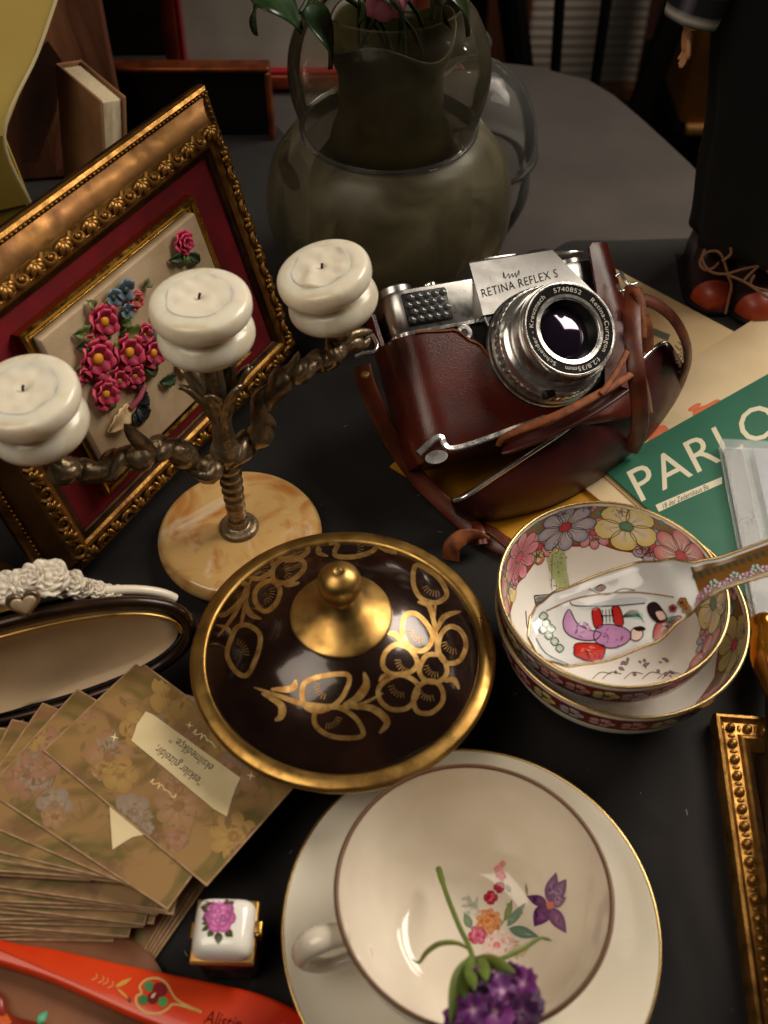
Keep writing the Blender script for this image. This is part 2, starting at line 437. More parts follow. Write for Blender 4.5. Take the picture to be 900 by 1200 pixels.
WAX = M('candle_wax', S(232, 222, 202), .42, sss=.5, bump=.25, bs=260, bd=.0006, sssr=(.006, .004, .0025))
BRONZE = M('antique_bronze', S(158, 138, 110), .36, .72, col2=S(92, 76, 56), ns=140, lo=.45, hi=.75, rvar=.12, bump=.5, bs=420, bd=.0008)
# ------------------------------------------------------------------ setting
ZT = -0.006
GREYCLOTH = weave('grey_table_fabric', S(84, 76, 72), S(68, 61, 58), 2600)
BLACKCLOTH = weave('black_cloth', S(33, 29, 29), S(23, 20, 20), 3000, .92, .5)
FLOORM = M('brown_floor', S(44, 30, 22), .5, col2=S(26, 18, 14), ns=6, bump=.1, bs=60)
WALLM = M('dim_wall', S(70, 60, 54), .9, col2=S(58, 50, 44), ns=3, bump=.1, bs=40)
o = struct(MB().box((0, 1.0, -.77), (6, 7, .04)).build('floor', FLOORM, smooth=0))
o = struct(MB().box((0, 3.2, .4), (6, .06, 2.4)).build('wall', WALLM, smooth=0))
far = [P(x, y, ZT) for x, y in ((470, 66), (570, 70), (625, 76), (690, 92), (720, 110), (750, 135), (780, 162), (812, 192), (850, 235), (900, 310))]
ol = [(-.62, -.15), (.55, -.15), (.56, .2), (.50, .35), (.43, .43)] + [(p.x, p.y) for p in far[::-1] if p.x < .42] + [(-.1, .905), (-.45, .90), (-.58, .86), (-.62, .8)]
o = struct(MB().prism(ol, -.036, ZT, bev=.003).build('tabletop', GREYCLOTH))
def skirt(u, v):
    n = len(ol); k = u * n; i = int(k) % n; t = k - int(k)
    x = lerp(ol[i][0], ol[(i + 1) % n][0], t); y = lerp(ol[i][1], ol[(i + 1) % n][1], t)
    d = -.012 + .012 * v * math.sin(u * 130)
    c = V((-.03, .4, 0)); q = V((x, y, 0)) - c; q = q * (1 + d / q.length)
    return c + V((q.x, q.y, -.012 - .20 * v))
MB().grid(skirt, 260, 8, cu=True).build('table_skirt', GREYCLOTH, o)
MB().lathe([(.0, -.745), (.25, -.745), (.25, -.72), (.05, -.70), (.05, -.04), (0, -.04)], 24, c=(-.03, .4, 0)).build('table_foot', WOODD, o)
# black cloth spread over the near two thirds
def yfar(x): return interp([(-.65, .80), (-.10, .79), (-.02, .66), (.06, .585), (.10, .605), (.135, .628), (.30, .632), (.6, .62)], x)
CREASES = [[(lambda q: (q.x, q.y))(P(*a_)) for a_ in ((a0, b0), (a1, b1))] + [h_, w_] for a0, b0, a1, b1, h_, w_ in ((790, 850, 835, 1190, .0022, .007), (720, 880, 800, 1000, .0016, .006), (345, 450, 420, 610, .0026, .008), (390, 500, 450, 590, .0018, .006), (150, 640, 215, 740, .002, .006), (300, 960, 345, 1030, .0016, .005), (800, 1010, 790, 1180, .0014, .005))]
def clo(u, v):
    x = lerp(-.60, .52, u); y = lerp(-.14, yfar(x), v)
    z = -.0012 + .0011 * (noise.noise(V((x * 16, y * 16, 3))) - .1) 
    d = (1 - v) * (yfar(x) + .14)
    fold = 0
    for (ax0, ay0), (ax1, ay1), hh, ww in CREASES:
        L2 = (ax1 - ax0) ** 2 + (ay1 - ay0) ** 2; t_ = max(0, min(1, ((x - ax0) * (ax1 - ax0) + (y - ay0) * (ay1 - ay0)) / L2))
        q = math.hypot(x - ax0 - t_ * (ax1 - ax0) - .004 * math.sin(t_ * 9), y - ay0 - t_ * (ay1 - ay0)) / ww
        fold = max(fold, hh * math.exp(-q * q) * math.sin(math.pi * t_) ** .5)
    if d < .05: z += .0085 * math.sin(math.pi * min(1, (.05 - d) / .05)) * (.6 + .5 * noise.noise(V((x * 22, 0, 9)))) * (1 if x > .03 else .4)
    return V((x, y, (min(z, 0) if d > .05 else z) + fold))
cl = MB().grid(clo, 330, 270)
o = cl.build('tablecloth', BLACKCLOTH, smooth=80)
md = o.modifiers.new('thickness', 'SOLIDIFY'); md.thickness = .0016; md.offset = -1
tag(o, 'black woven cloth spread under the antiques over the grey table', 'tablecloth')

# ------------------------------------------------------------------ behind the table
OLDWOOD = M('old_wood', S(104, 64, 42), .55, col2=S(70, 42, 28), ns=30, stretch=(1, 1, .15), bump=.3, bs=120, bd=.001)
WHITEP = M('white_slats', S(190, 184, 176), .6, col2=S(168, 160, 150), ns=20)
# framed white slatted shutter standing on the floor
def floor_pt(x, y): return P(x, y, -.75)
Ysh = 2.05
a, b = PY(620, 40, Ysh), PY(760, 40, Ysh)
t = thing('louvre_shutter', 'white slatted shutter in a brown wooden frame standing behind the chair', 'shutter', (0, 0, 0))
xl, xr = a.x, b.x; ztop = .15; zb = PY(700, 90, Ysh).z
nsl = 0; z = zb
slat = None
while z < ztop:
    mb = MB().box((0, 0, 0), (xr - xl, .012, .0185), rot=Matrix.Rotation(math.radians(-20), 3, 'X'), bev=.002) if slat is None else None
    if slat is None: slat = mb.build('slat', WHITEP, t); slat.location = ((xl + xr) / 2, Ysh, z)
    else: share(slat, 'slat', t, Matrix.Translation(((xl + xr) / 2, Ysh, z)))
    z += .0185
MB().box((xl - .045, Ysh - .01, (ztop + -.75) / 2), (.085, .04, ztop + .75), bev=.004).build('stile', OLDWOOD, t)
MB().box((xr + .018, Ysh - .01, (ztop - .75) / 2), (.034, .04, ztop + .75), bev=.004).build('stile', OLDWOOD, t)
MB().box(((xl + xr) / 2, Ysh - .008, zb - .025), (xr - xl, .036, .032), bev=.004).build('rail', M('pale_wood', S(168, 122, 86), .5, col2=S(140, 96, 64), ns=30), t)
MB().box(((xl + xr) / 2, Ysh + .004, (zb - .05 - .75) / 2), (xr - xl, .012, .70 + zb), bev=.002).build('lower_panel', WHITEP, t)
# red book and cardboard box
RED = M('red_cover', S(170, 18, 34), .45, col2=S(130, 10, 24), ns=20)
p = PY(780, 70, 1.75)
t = thing('red_book', 'tall red book standing upright between shutter and cardboard box', 'book', Matrix.Translation((p.x, 1.75, -.75)))
MB().box((0, 0, .42), (.032, .24, .84), bev=.003).build('cover', RED, t)
MB().box((.026, -.006, .42), (.016, .226, .83), bev=.001).build('page_block', M('book_pages', S(190, 176, 158), .8, col2=S(160, 146, 126), ns=200), t)
CARD = M('cardboard', S(176, 118, 50), .7, col2=S(150, 96, 38), ns=18, bump=.15, bs=120, bd=.0006)
p0 = PY(797, 140, 1.35); p1 = PY(862, 140, 1.35)
t = thing('cardboard_box', 'brown cardboard box standing behind the doll', 'box', Matrix.Translation(((p0.x + p1.x) / 2 + .06, 1.47, 0)))
zb2 = PY(820, 145, 1.35).z
MB().box((0, 0, zb2 + .23), (p1.x - p0.x + .12, .24, .46), bev=.004).build('carton', CARD, t)
MB().box((0, -.124, zb2 - .006), (p1.x - p0.x + .10, .012, .012), bev=.002).build('bottom_flap', M('card_edge', S(206, 160, 92), .7), t)
st = tag(MB().box((0, 0, 0), (.20, .26, zb2 + .736), bev=.01).build('stool', M('stool_dark', S(20, 16, 15), .7)), 'low dark stool under the cardboard box', 'stool')
at(st, ((p0.x + p1.x) / 2 + .06, 1.50, (zb2 - .012 - .75) / 2 - .001))
# dark chair behind the table
CHAIRM = M('black_chair_paint', S(18, 15, 15), .5)
t = thing('chair', 'black painted spindle back chair standing behind the grey table', 'chair', (0, 0, 0))
Yc = 1.06
def bar(x0, y0, x1, y1, r, zlo, name):
    a, b = PY(x0, y0, Yc), PY(x1, y1, Yc); d = (b - a) / (b.z - a.z)
    lo = a + d * (zlo - a.z); hi = a + d * (.16 - a.z)
    MB().tube([lo, hi], r, 10).build(name, CHAIRM, t); return lo, hi
s1 = bar(656, 0, 651, 80, .0055, -.30, 'spindle'); s2 = bar(711, 0, 699, 85, .0055, -.30, 'spindle')
s3 = bar(789, 22, 757, 108, .014, -.30, 'back_post')
s4 = bar(600, 0, 610, 85, .014, -.30, 'back_post')
MB().box((s1[1].x + .02, Yc, .165), (.26, .022, .05), bev=.006).build('top_rail', CHAIRM, t)
sx = (s3[0].x + s4[0].x) / 2
MB().box((sx, Yc - .17, -.315), (.36, .38, .03), bev=.01).build('seat', CHAIRM, t)
for lx in (-.15, .15):
    for ly in (0.0, -.32):
        MB().tube([(sx + lx, Yc + ly, -.33), (sx + lx * 1.15, Yc + ly * 1.05, -.75)], .014, 10).build('leg', CHAIRM, t)

# two small frames at the far edge of the table
REDGOLD = M('red_gold_moulding', S(150, 66, 40), .32, .5, col2=S(110, 30, 24), ns=40, rvar=.1)
def slim_frame(name, label, W, H, mw, wd, mats, picm, red=True):
    t = thing(name, label, 'picture frame', mw)
    for nm, c, sz in (('moulding', (0, 0, -H / 2 + wd / 2), (W, .014, wd)), ('moulding', (0, 0, H / 2 - wd / 2), (W, .014, wd)),
                      ('moulding', (-W / 2 + wd / 2, 0, 0), (wd, .0136, H - 2 * wd)), ('moulding', (W / 2 - wd / 2, 0, 0), (wd, .0136, H - 2 * wd))):
        MB().box(c, sz, bev=.003).build(nm, mats[0], t)
        k = .0026
        inner = [x for x in c]; s2_ = list(sz)
        if sz[0] > sz[2]: inner[2] += (1 if c[2] < 0 else -1) * (wd / 2 + k / 2); s2_ = [W - 2 * wd, .012, k]
        else: inner[0] += (1 if c[0] < 0 else -1) * (wd / 2 + k / 2); s2_ = [k, .0118, H - 2 * wd - 2 * k]
        if red: MB().box(inner, s2_, bev=.0006).build('red_slip', RED, t)
    MB().box((0, .004, 0), (W - 2 * wd + .002, .003, H - 2 * wd + .002)).build('picture', picm, t)
    return t
Ya = .86
c0 = PY(203, 83, Ya); c1 = PY(318, 73, Ya)
W, H = .215, .26
ang = math.atan2(c1.z - c0.z, c1.x - c0.x)
slim_frame('slim_frame', 'gold and red slim frame with a pale grey picture behind the glass vase', W, H,
           Matrix.Translation((c0.x + W / 2, Ya, -.004 + H / 2)) @ Matrix.Rotation(math.radians(-9), 4, 'X'), .013, [REDGOLD],
           M('pale_picture', S(186, 180, 172), .5, col2=S(156, 148, 138), ns=12))
Yb = .76
c2 = PY(316, 76, Yb)
W2, H2 = .16, .045 + .004
slim_frame('low_picture_frame', 'low copper coloured frame with a black picture before the slim frame', W2, c2.z + .006,
           Matrix.Translation((c2.x - W2 / 2, Yb, (c2.z - .006) / 2 + .001)), .0042, [M('copper_moulding', S(150, 76, 38), .34, .6, col2=S(96, 44, 22), ns=60)],
           M('black_picture', S(14, 12, 12), .4), red=False)
for o in COL.objects:
    if o.parent and o.parent.name == 'low_picture_frame' and o.name.startswith('moulding') and max(v.co.z for v in o.data.vertices) < 0: o.data.materials[0] = MATS['black_picture']

# lint and crumbs on the black cloth, beyond counting
random.seed(41); li = MB()
for k in range(170):
    x, y = random.uniform(-.25, .30), random.uniform(.06, .60); a_ = random.uniform(0, 6.28); L = random.choice((.0003, .0004, .0006, .0016, .0028))
    q = V((x, y, .0004)); dd = V((math.cos(a_), math.sin(a_), 0)) * L
    li.tube([q - dd * .5, q + V((random.uniform(-.3, .3), random.uniform(-.3, .3), 0)) * L * .4, q + dd * .5], random.uniform(.00008, .00020), 4)
o = li.build('lint', M('pale_lint', S(150, 142, 134), .9), None, 60); o['kind'] = 'stuff'; tag(o, 'pale specks of lint scattered on the black cloth', 'lint')
# ------------------------------------------------------------------ ornate gilt frame leaning at the left
zf = .001
BL, BR = P(95, 668, zf), P(345, 410, zf)
bx = (BR - BL).normalized()
nh = V((bx.y, -bx.x, 0))                         # faces right and towards the viewer
r = ray(237, 98); tt = (BR - EYE).dot(bx) / r.dot(bx)
TR = EYE + r * tt; fy = (TR - BR); FH = fy.length; fy.normalize(); fz = bx.cross(fy)
BL = BL - bx * .020; FW = (BR - BL).length
FM = frame_matrix(BL - fz * .004, bx, fy, fz)
fr = thing('ornate_picture_frame', 'carved gilt frame with crimson velvet and a floral relief leaning at the left', 'picture frame', FM)
def fpx(x, y, h):                                 # pixel to frame coordinates at height h over the back
    q = PP(x, y, FM @ V((0, 0, h)), fz); return FM.inverted() @ q
prof = [(0, 0), (0, .003), (.0006, .0058), (.0022, .0070), (.0042, .0064), (.0050, .0062), (.0075, .0074), (.0105, .0098), (.0130, .0128), (.0142, .0142),
        (.0148, .0158), (.0170, .0182), (.0200, .0196), (.0220, .0194), (.0228, .0184), (.0234, .0180), (.0262, .0172), (.027, .0162), (.027, .010)]
def side(L, wtab, name):
    rs = []
    for d, h in wtab: rs.append([V((d, d, h)), V((L - d, d, h))])
    mb = MB(); 
    vs = [p for q in rs for p in q]; fs = [[2 * i, 2 * i + 1, 2 * i + 3, 2 * i + 2] for i in range(len(rs) - 1)]
    mb.add(vs, fs, 0)
    for i in range(len(fs)):
        d = wtab[i][0]; mb.mi[i] = 1 if (d < .0005 and wtab[i + 1][1] < .004) or d >= .0230 else (2 if .0042 <= d < .0140 else 0)
    return mb
COVE = M('gilt_cove', S(132, 92, 44), .42, .7, col2=S(96, 62, 28), ns=60, rvar=.12, bump=.15, bs=300, bd=.0004)
sides = [(FW, Matrix.Identity(4)),
         (FH, Matrix.Translation((FW, 0, 0)) @ Matrix.Rotation(math.pi / 2, 4, 'Z')),
         (FW, Matrix.Translation((FW, FH, 0)) @ Matrix.Rotation(math.pi, 4, 'Z')),
         (FH, Matrix.Translation((0, FH, 0)) @ Matrix.Rotation(-math.pi / 2, 4, 'Z'))]
# one carved acanthus scroll, repeated
def scroll():
    mb = MB()
    for k in range(5):                            # fan of leaves
        a = math.radians(-58 + 29 * k); L = .0056 - .0007 * abs(k - 2)
        pts = [V((0, -.0028, .0008)), V((math.sin(a) * L * .5, -.0028 + math.cos(a) * L * .55, .0026)), V((math.sin(a) * L, -.0028 + math.cos(a) * L, .0012))]
        mb.tube(spline(pts, 4), [.0005, .0008, .001, .0011, .0011, .0011, .0010, .0008, .0004], 6)
    pts = []
    for k in range(15):
        a = -1.1 + k * .47; rr = .0031 - .00017 * k
        pts.append(V((.0062 + rr * math.cos(a), -.0002 + rr * math.sin(a), .0014 + .0008 * math.sin(k * .22))))
    mb.tube(pts, [.0011 - .00004 * k for k in range(15)], 6)
    mb.ball((.0062, -.0002, .0016), .0011, 8, 5)
    return mb
beadm = None; scr = None
for L, mt in sides:
    mb = side(L, prof, 'moulding').xf(mt)
    mo = mb.build('moulding', [GILT, GILTD, COVE], fr, 30)
    n = max(3, round((L - .034) / .0195)); stp = (L - .034) / n
    for k in range(n):
        m2 = mt @ Matrix.Translation((.017 + stp * (k + .22), .0180, .0176)) @ Matrix.Rotation(math.radians(22), 4, 'X') @ Matrix.Diagonal((stp / .0125, 1.35, 1.3, 1))
        if scr is None: scr = scroll().build('carved_scroll', GILT, fr, 60); scr.matrix_basis = m2
        else: share(scr, 'carved_scroll', fr, m2)
    nb = int(L / .0030); rope = MB()              # fine rope of beads on the outer ridge, far too small to pick apart
    for k in range(nb):
        rope.ball(mt @ V((.002 + (L - .004) * k / nb, .0036, .0068)), .0009, 6, 4)
    ro = rope.build('bead_rope', GILT, fr, 80); ro['kind'] = 'stuff'
VELVET = M('crimson_velvet', S(126, 2, 20), .85, col2=S(100, 1, 14), ns=60, sheen=.0, bump=.2, bs=1800, bd=.0002)
MB().box((FW / 2, FH / 2, .0135), (FW - .053, FH - .053, .004)).build('velvet_panel', VELVET, fr)
MB().box((FW / 2, FH / 2, .0012), (FW - .01, FH - .01, .002)).build('backing_board', WOODD, fr)
# inner slim gold frame round the plaque
ax, ay = .0440, .0360; bx_, by_ = .1715, .1340
pr2 = [(0, 0), (0, .006), (.0012, .0075), (.0028, .0068), (.0034, .0042), (.0046, .0052), (.0056, .0046), (.0056, 0)]
for L, mt in ((bx_ - ax, Matrix.Translation((ax, ay, .0155))), (by_ - ay, Matrix.Translation((bx_, ay, .0155)) @ Matrix.Rotation(math.pi / 2, 4, 'Z')),
              (bx_ - ax, Matrix.Translation((bx_, by_, .0155)) @ Matrix.Rotation(math.pi, 4, 'Z')), (by_ - ay, Matrix.Translation((ax, by_, .0155)) @ Matrix.Rotation(-math.pi / 2, 4, 'Z'))):
    rs = [p for d, h in pr2 for p in (V((d, d, h)), V((L - d, d, h)))]
    MB().add(rs, [[2 * i, 2 * i + 1, 2 * i + 3, 2 * i + 2] for i in range(len(pr2) - 1)]).xf(mt).build('inner_moulding', GOLDP, fr, 30)
PLAQ = M('beige_plaque', S(196, 172, 140), .6, col2=S(178, 152, 118), ns=60, bump=.35, bs=500, bd=.0005)
pq = MB().box(((ax + bx_) / 2, (ay + by_) / 2, .0200), (bx_ - ax - .012, by_ - ay - .012, .010), bev=.0012).build('plaque', PLAQ, fr)
HP = .0252
# relief flowers
def cup_flower(c, r, n, inner, outer, heart, name='flower', layers=2, dark=None):
    mb = MB(); mb.c = []
    for l in range(layers):
        for k in range(n):
            a = 2 * math.pi * (k + .5 * l) / n + .3; R = r * (1 - .28 * l); b = len(mb.v)
            def pet(u, v, a=a, R=R, l=l):
                s = (v - .5) * 2; rad = R * (.15 + .85 * u); wd = R * .66 * math.sin(math.pi * (.12 + .74 * u) ** 1.15) * (1 + .08 * math.sin(9 * u + a * 5))
                x = rad * math.cos(a) - s * wd * math.sin(a); y = rad * math.sin(a) + s * wd * math.cos(a)
                z = .0012 + l * .0016 + R * (.30 * u * u + .16 * (1 - s * s) * u - .12 * u * s * s)
                return V((c[0] + x, c[1] + y, c[2] + z))
            mb.grid(pet, 5, 5)
            for i in range(5):
                for j in range(5):
                    t_ = i / 4; e = 1 if (i == 4) else 0
                    cc = [lerp(inner[q], outer[q], t_) for q in range(3)]
                    if j in (0, 4) or e: cc = [min(1, x * 1.5 + .06) for x in cc]
                    mb.c.append(cc)
    b = len(mb.v); mb.ball((c[0], c[1], c[2] + r * .28), r * .34, 10, 6, sc=(1, 1, .7)); mb.c += [heart] * (len(mb.v) - b)
    o = mb.build(name, CLAY, fr, 60); md = o.modifiers.new('thickness', 'SOLIDIFY'); md.thickness = .0005; return o
def clay_leaf(p, q, wd, col, name='leaf', up=.002):
    p, q = V(p), V(q); d = q - p; nn = V((-d.y, d.x, 0)).normalized(); mb = MB(); mb.c = []
    def lf(u, v):
        s = (v - .5) * 2; wv = wd * math.sin(math.pi * min(1, u * .92 + .06)) ** .8 * (1 + .12 * math.sin(u * 22))
        return p + d * u + nn * (s * wv) + V((0, 0, up * math.sin(math.pi * u) + .0012 * (1 - abs(s)) * 0 + .0011 * abs(s) + .0004 * math.sin(u * 25) * abs(s) + .0003))
    mb.grid(lf, 9, 7)
    for i in range(9):
        for j in range(7):
            k = .75 + .35 * abs(j - 3) / 3 + .15 * math.sin(i * 2.4); mb.c.append([x * k for x in col])
    o = mb.build(name, CLAY, fr, 60); md = o.modifiers.new('thickness', 'SOLIDIFY'); md.thickness = .0006; return o
REDI, REDO, YEL = S(96, 6, 30), S(176, 30, 70), S(222, 150, 30)
for x, y, rr, n in ((124, 377, .0080, 5), (116, 421, .0092, 6), (153, 413, .0086, 5), (182, 414, .0072, 5), (126, 462, .0074, 5), (222, 425, .006, 5), (160, 440, .006, 5), (142, 445, .0058, 5), (100, 440, .0042, 5), (172, 392, .0052, 5), (106, 400, .0040, 5)):
    q = fpx(x, y, HP + .004); cup_flower((q.x, q.y, HP), rr * 1.08, n, REDI, REDO, YEL)
q = fpx(216, 284, HP + .003); cup_flower((q.x, q.y, HP + .0005), .0062, 6, S(120, 8, 40), S(196, 40, 86), S(150, 20, 50), layers=3)
q = fpx(160, 352, HP + .003); cup_flower((q.x, q.y, HP), .0050, 5, S(150, 90, 50), S(180, 60, 70), S(190, 120, 60))
for x, y, rr in ((148, 340, .0056), (134, 349, .0045), (150, 365, .004)):
    q = fpx(x, y, HP + .003); cup_flower((q.x, q.y, HP + .001), rr, 4, S(50, 70, 84), S(92, 112, 124), S(60, 70, 60), layers=1)
GR, GRD = S(92, 110, 48), S(48, 66, 34)
for x0, y0, x1, y1, wd, c in ((112, 388, 84, 392, .0042, GR), (140, 392, 166, 386, .0042, GR), (130, 412, 140, 402, .004, S(130, 140, 80)), (124, 470, 126, 482, .0036, GR),
                              (186, 448, 204, 440, .0036, GRD), (212, 300, 196, 305, .0028, GRD), (216, 298, 232, 306, .0028, GRD), (214, 296, 212, 312, .0024, GR),
                              (170, 400, 178, 386, .003, GRD), (100, 400, 88, 408, .0034, GRD), (96, 430, 86, 438, .003, GR), (140, 380, 150, 374, .003, GR), (136, 440, 128, 448, .003, GRD), (168, 430, 182, 436, .0034, GRD), (108, 360, 100, 352, .0028, S(130, 130, 80)), (176, 372, 186, 362, .003, S(120, 130, 80)), (166, 335, 172, 326, .003, S(130, 130, 90)), (118, 398, 120, 388, .003, GRD), (128, 352, 118, 360, .003, S(120, 120, 70)),
                              (160, 470, 172, 462, .0045, S(24, 30, 34)), (160, 478, 170, 492, .0045, S(26, 30, 34)), (156, 484, 160, 500, .004, S(20, 26, 30)), (150, 440, 166, 452, .004, S(20, 30, 24))):
    a, b = fpx(x0, y0, HP), fpx(x1, y1, HP); clay_leaf((a.x, a.y, HP), (b.x, b.y, HP), wd, c)
a, b = fpx(148, 474, HP), fpx(125, 506, HP); clay_leaf((a.x, a.y, HP), (b.x, b.y, HP), .0052, S(222, 190, 142), 'pale_petal', .003)
a, b = fpx(148, 478, HP), fpx(166, 452, HP)
s_ = MB(); s_.tube([V((a.x, a.y, HP + .003)), V(((a.x + b.x) / 2, (a.y + b.y) / 2, HP + .004)), V((b.x, b.y, HP + .002))], .0014, 8); s_.c = [S(150, 60, 76)] * len(s_.v); s_.build('stem', CLAY, fr)
# easel leg that carries the leaning frame
top = V((FW / 2, FH * .8, 0)); foot = FM.inverted() @ V((*( (FM @ V((FW / 2, FH * .3, 0))) - nh * .085).to_2d(), .001))
MB().ribbon([top, foot], V((0, 0, 1)), .03, .003).build('easel_leg', WOODD, fr)

# ------------------------------------------------------------------ behind it: canvas, book, yellow folder
CANV = M('dark_canvas_paint', S(92, 54, 36), .5, col2=S(150, 100, 68), ns=16, lo=.5, hi=.75, dist=1.0, stretch=(1, 1, .35), col3=S(56, 32, 22), ns3=26, bump=.35, bs=160, bd=.001)
Yp = .70
pa, pb = PY(-60, 200, Yp), PY(150, 200, Yp)
t = thing('canvas_painting', 'unframed dark brown painted canvas standing behind the gilt frame', 'painting', Matrix.Translation((pb.x - .13, Yp, 0)) @ Matrix.Rotation(math.radians(8), 4, 'Z') @ Matrix.Rotation(math.radians(-8), 4, 'X'))
cv = MB().box((0, 0, .13), (.26, .016, .262), bev=.002).build('canvas', CANV, t)
d = Decal(); PK = S(150, 92, 74)
d.blob([(88, 0), (98, 22), (110, 50), (122, 84), (128, 118), (122, 128), (108, 92), (96, 60), (80, 20), (76, 0)], S(98, 60, 42), S(128, 80, 58), layer=1)
d.blob([(82, 92), (96, 88), (104, 96), (100, 118), (92, 150), (78, 190), (66, 205), (64, 180), (68, 140)], S(112, 64, 48), PK, layer=2)
d.blob([(38, 60), (56, 48), (72, 70), (66, 130), (44, 190), (26, 190), (22, 130)], S(58, 34, 22), S(34, 20, 14), layer=1)
d.project(cv, 'brushwork', M('oil_paint', (1, 1, 1), .45, attr=True, bump=.3, bs=150, bd=.001), t)
# old book
q0 = PY(100, 215, .635)
t = thing('old_book', 'worn tan book with cream pages tilted behind the gilt frame', 'book', Matrix.Translation((q0.x, .64, 0)) @ Matrix.Rotation(math.radians(38), 4, 'Z') @ Matrix.Rotation(math.radians(10), 4, 'Y'))
PAGE = M('aged_pages', S(222, 206, 176), .8, col2=S(190, 170, 134), ns=300, stretch=(1, 12, .2), bump=.4, bs=900, bd=.0004)
TAN = M('tan_cover', S(150, 108, 70), .65, col2=S(120, 82, 50), ns=26, bump=.2, bs=300, bd=.0005)
hb = PY(105, 108, .635).z
MB().box((0, 0, hb / 2 + .002), (.0135, .055, hb - .006), bev=.0012).build('page_block', PAGE, t)
for sx in (-1, 1): MB().box((sx * .0082, 0, hb / 2 + .001), (.0022, .058, hb), bev=.0009).build('cover', TAN, t)
bk = MB().box((.0, .030, hb / 2 + .001), (.0186, .002, hb), bev=.0008).build('spine', TAN, t)
# yellow folder
YELM = M('yellow_card', S(206, 178, 84), .55, col2=S(190, 158, 66), ns=10, bump=.08, bs=60, bd=.001)
def slab(name, quad, thick, mat, parent, back):
    q = [V(p) for p in quad]; bk_ = [p + V(back) * thick for p in q]
    return MB().add(q + bk_, [[0, 1, 2, 3], [7, 6, 5, 4], [0, 4, 5, 1], [1, 5, 6, 2], [2, 6, 7, 3], [3, 7, 4, 0]]).build(name, mat, parent, 20)
t = thing('yellow_folder', 'open yellow card folder standing at the left behind the gilt frame', 'folder', (0, 0, 0))
Yy = .60
c1, c2, c3, c4 = PY(72, -20, Yy + .05), PY(5, 158, Yy), PY(-70, 158, Yy), PY(-70, -20, Yy + .05)
slab('upper_panel', [c1, c2, c3, c4], .0016, YELM, t, (0, 1, 0))
d1, d2 = PY(36, 238, Yy + .01), PY(-70, 262, Yy + .01)
slab('lower_panel', [c2 + V((0, -.001, 0)), d1, d2, c3 + V((0, -.001, 0))], .0016, YELM, t, (0, 1, 0))
MB().tube(spline([c1, lerp(c1, c2, .45) + V((.0015, 0, 0)), c2, d1], 6), .0011, 6).build('torn_edge', M('paper_edge', S(226, 208, 160), .7), t)
lo = V((d1.x, Yy + .012, .001))
slab('stand_flap', [d1 + V((-.004, .002, 0)), V((d1.x - .004, Yy + .02, 0)), V((d2.x, Yy + .02, 0)), d2 + V((0, .002, 0))], .0016, YELM, t, (0, 1, 0))
# brass candlestick at the very left
p = P(-26, 700, 0)
t = thing('brass_candlestick', 'turned brass candlestick beside the gilt frame at the table edge', 'candlestick', Matrix.Translation(p))
MB().lathe([(0, 0), (.022, 0), (.022, .003), (.015, .007), (.007, .012), (.0055, .02), (.009, .025), (.012, .030), (.009, .036), (.0055, .042), (.0055, .055), (.010, .062), (.016, .072), (.0185, .084), (.017, .086), (.013, .078), (.0085, .07), (0, .068)], 32, sm=4).build('stick', BRASS, t)
MB().lathe([(.0068, .064), (.008, .07), (.0078, .10), (0, .101)], 20).build('candle_stub', M('amber_wax', S(190, 96, 20), .4, sss=.4), t)
# ------------------------------------------------------------------ candelabra
B0 = P(280, 618, .014); ONYX = M('onyx_base_stone', S(216, 176, 114), .16, col2=S(186, 110, 36), ns=30, lo=.46, hi=.70, dist=2.2, sss=.25, coat=.5, col3=S(240, 228, 202), ns3=22, sssr=(.006, .004, .002))
cd = thing('candelabra', 'three armed bronze candelabra with alabaster candle cups on an onyx foot', 'candelabra', Matrix.Translation((B0.x, B0.y, 0)))
MB().lathe([(0, .0), (.036, 0), (.041, .002), (.0435, .006), (.0425, .0105), (.038, .0135), (.02, .0142), (0, .0142)], 64, sm=5).build('foot', ONYX, cd)
fl = MB().lathe([(0, .014), (.0098, .014), (.0102, .0155), (.0088, .0168), (.0062, .0174), (.0052, .0185), (.0048, .022)], 32, sm=3)
pts = [];rad = []
for k in range(40):
    z = .018 + (.075 - .018) * k / 39; pts.append(V((0, 0, z))); rad.append(.0046 + .0016 * k / 39 + .00045 * math.sin(k * 1.5))
fl.tube(pts, rad, 16, up=(1, 0, 0)).build('stem', BRONZE, cd, 50)
ctr = V((B0.x, B0.y, 0))
e = (P(400, 380, .12) - P(52, 528, .12)); e.z = 0; e.normalize(); pn = V((-e.y, e.x, 0))
def ap(x, y): return PP(x, y, ctr, pn) - ctr
def knotty(path, r0, r1, seed, nm):
    sp = spline(path, 9); n = len(sp); rr = []
    for k in range(n):
        t_ = k / (n - 1); rr.append(lerp(r0, r1, t_) * (1 + .20 * math.sin(k * .85 + seed) + .22 * noise.noise(V((k * .35, seed, 0)))))
    q = []
    for k, p in enumerate(sp): q.append(p + pn * (.0016 * math.sin(k * .55 + seed)))
    mb = MB().tube(q, rr, 14)
    # a second strand winding round the first
    q2 = []
    for k, p in enumerate(q):
        tdir = (q[min(k + 1, n - 1)] - q[max(k - 1, 0)]).normalized(); a = tdir.cross(pn).normalized()
        q2.append(p + (a * math.cos(k * .42 + seed) + pn * math.sin(k * .42 + seed)) * rr[k] * .75)
    mb.tube(q2, [x * .55 for x in rr], 10)
    o = mb.build(nm, BRONZE, cd, 70)
    return o, q
J = V((0, 0, .074))
aL, qL = knotty([V((0, 0, .066)), ap(238, 548), ap(205, 527), ap(175, 531), ap(140, 541), ap(100, 553), ap(70, 544), ap(56, 516)], .0062, .0046, 1.0, 'arm')
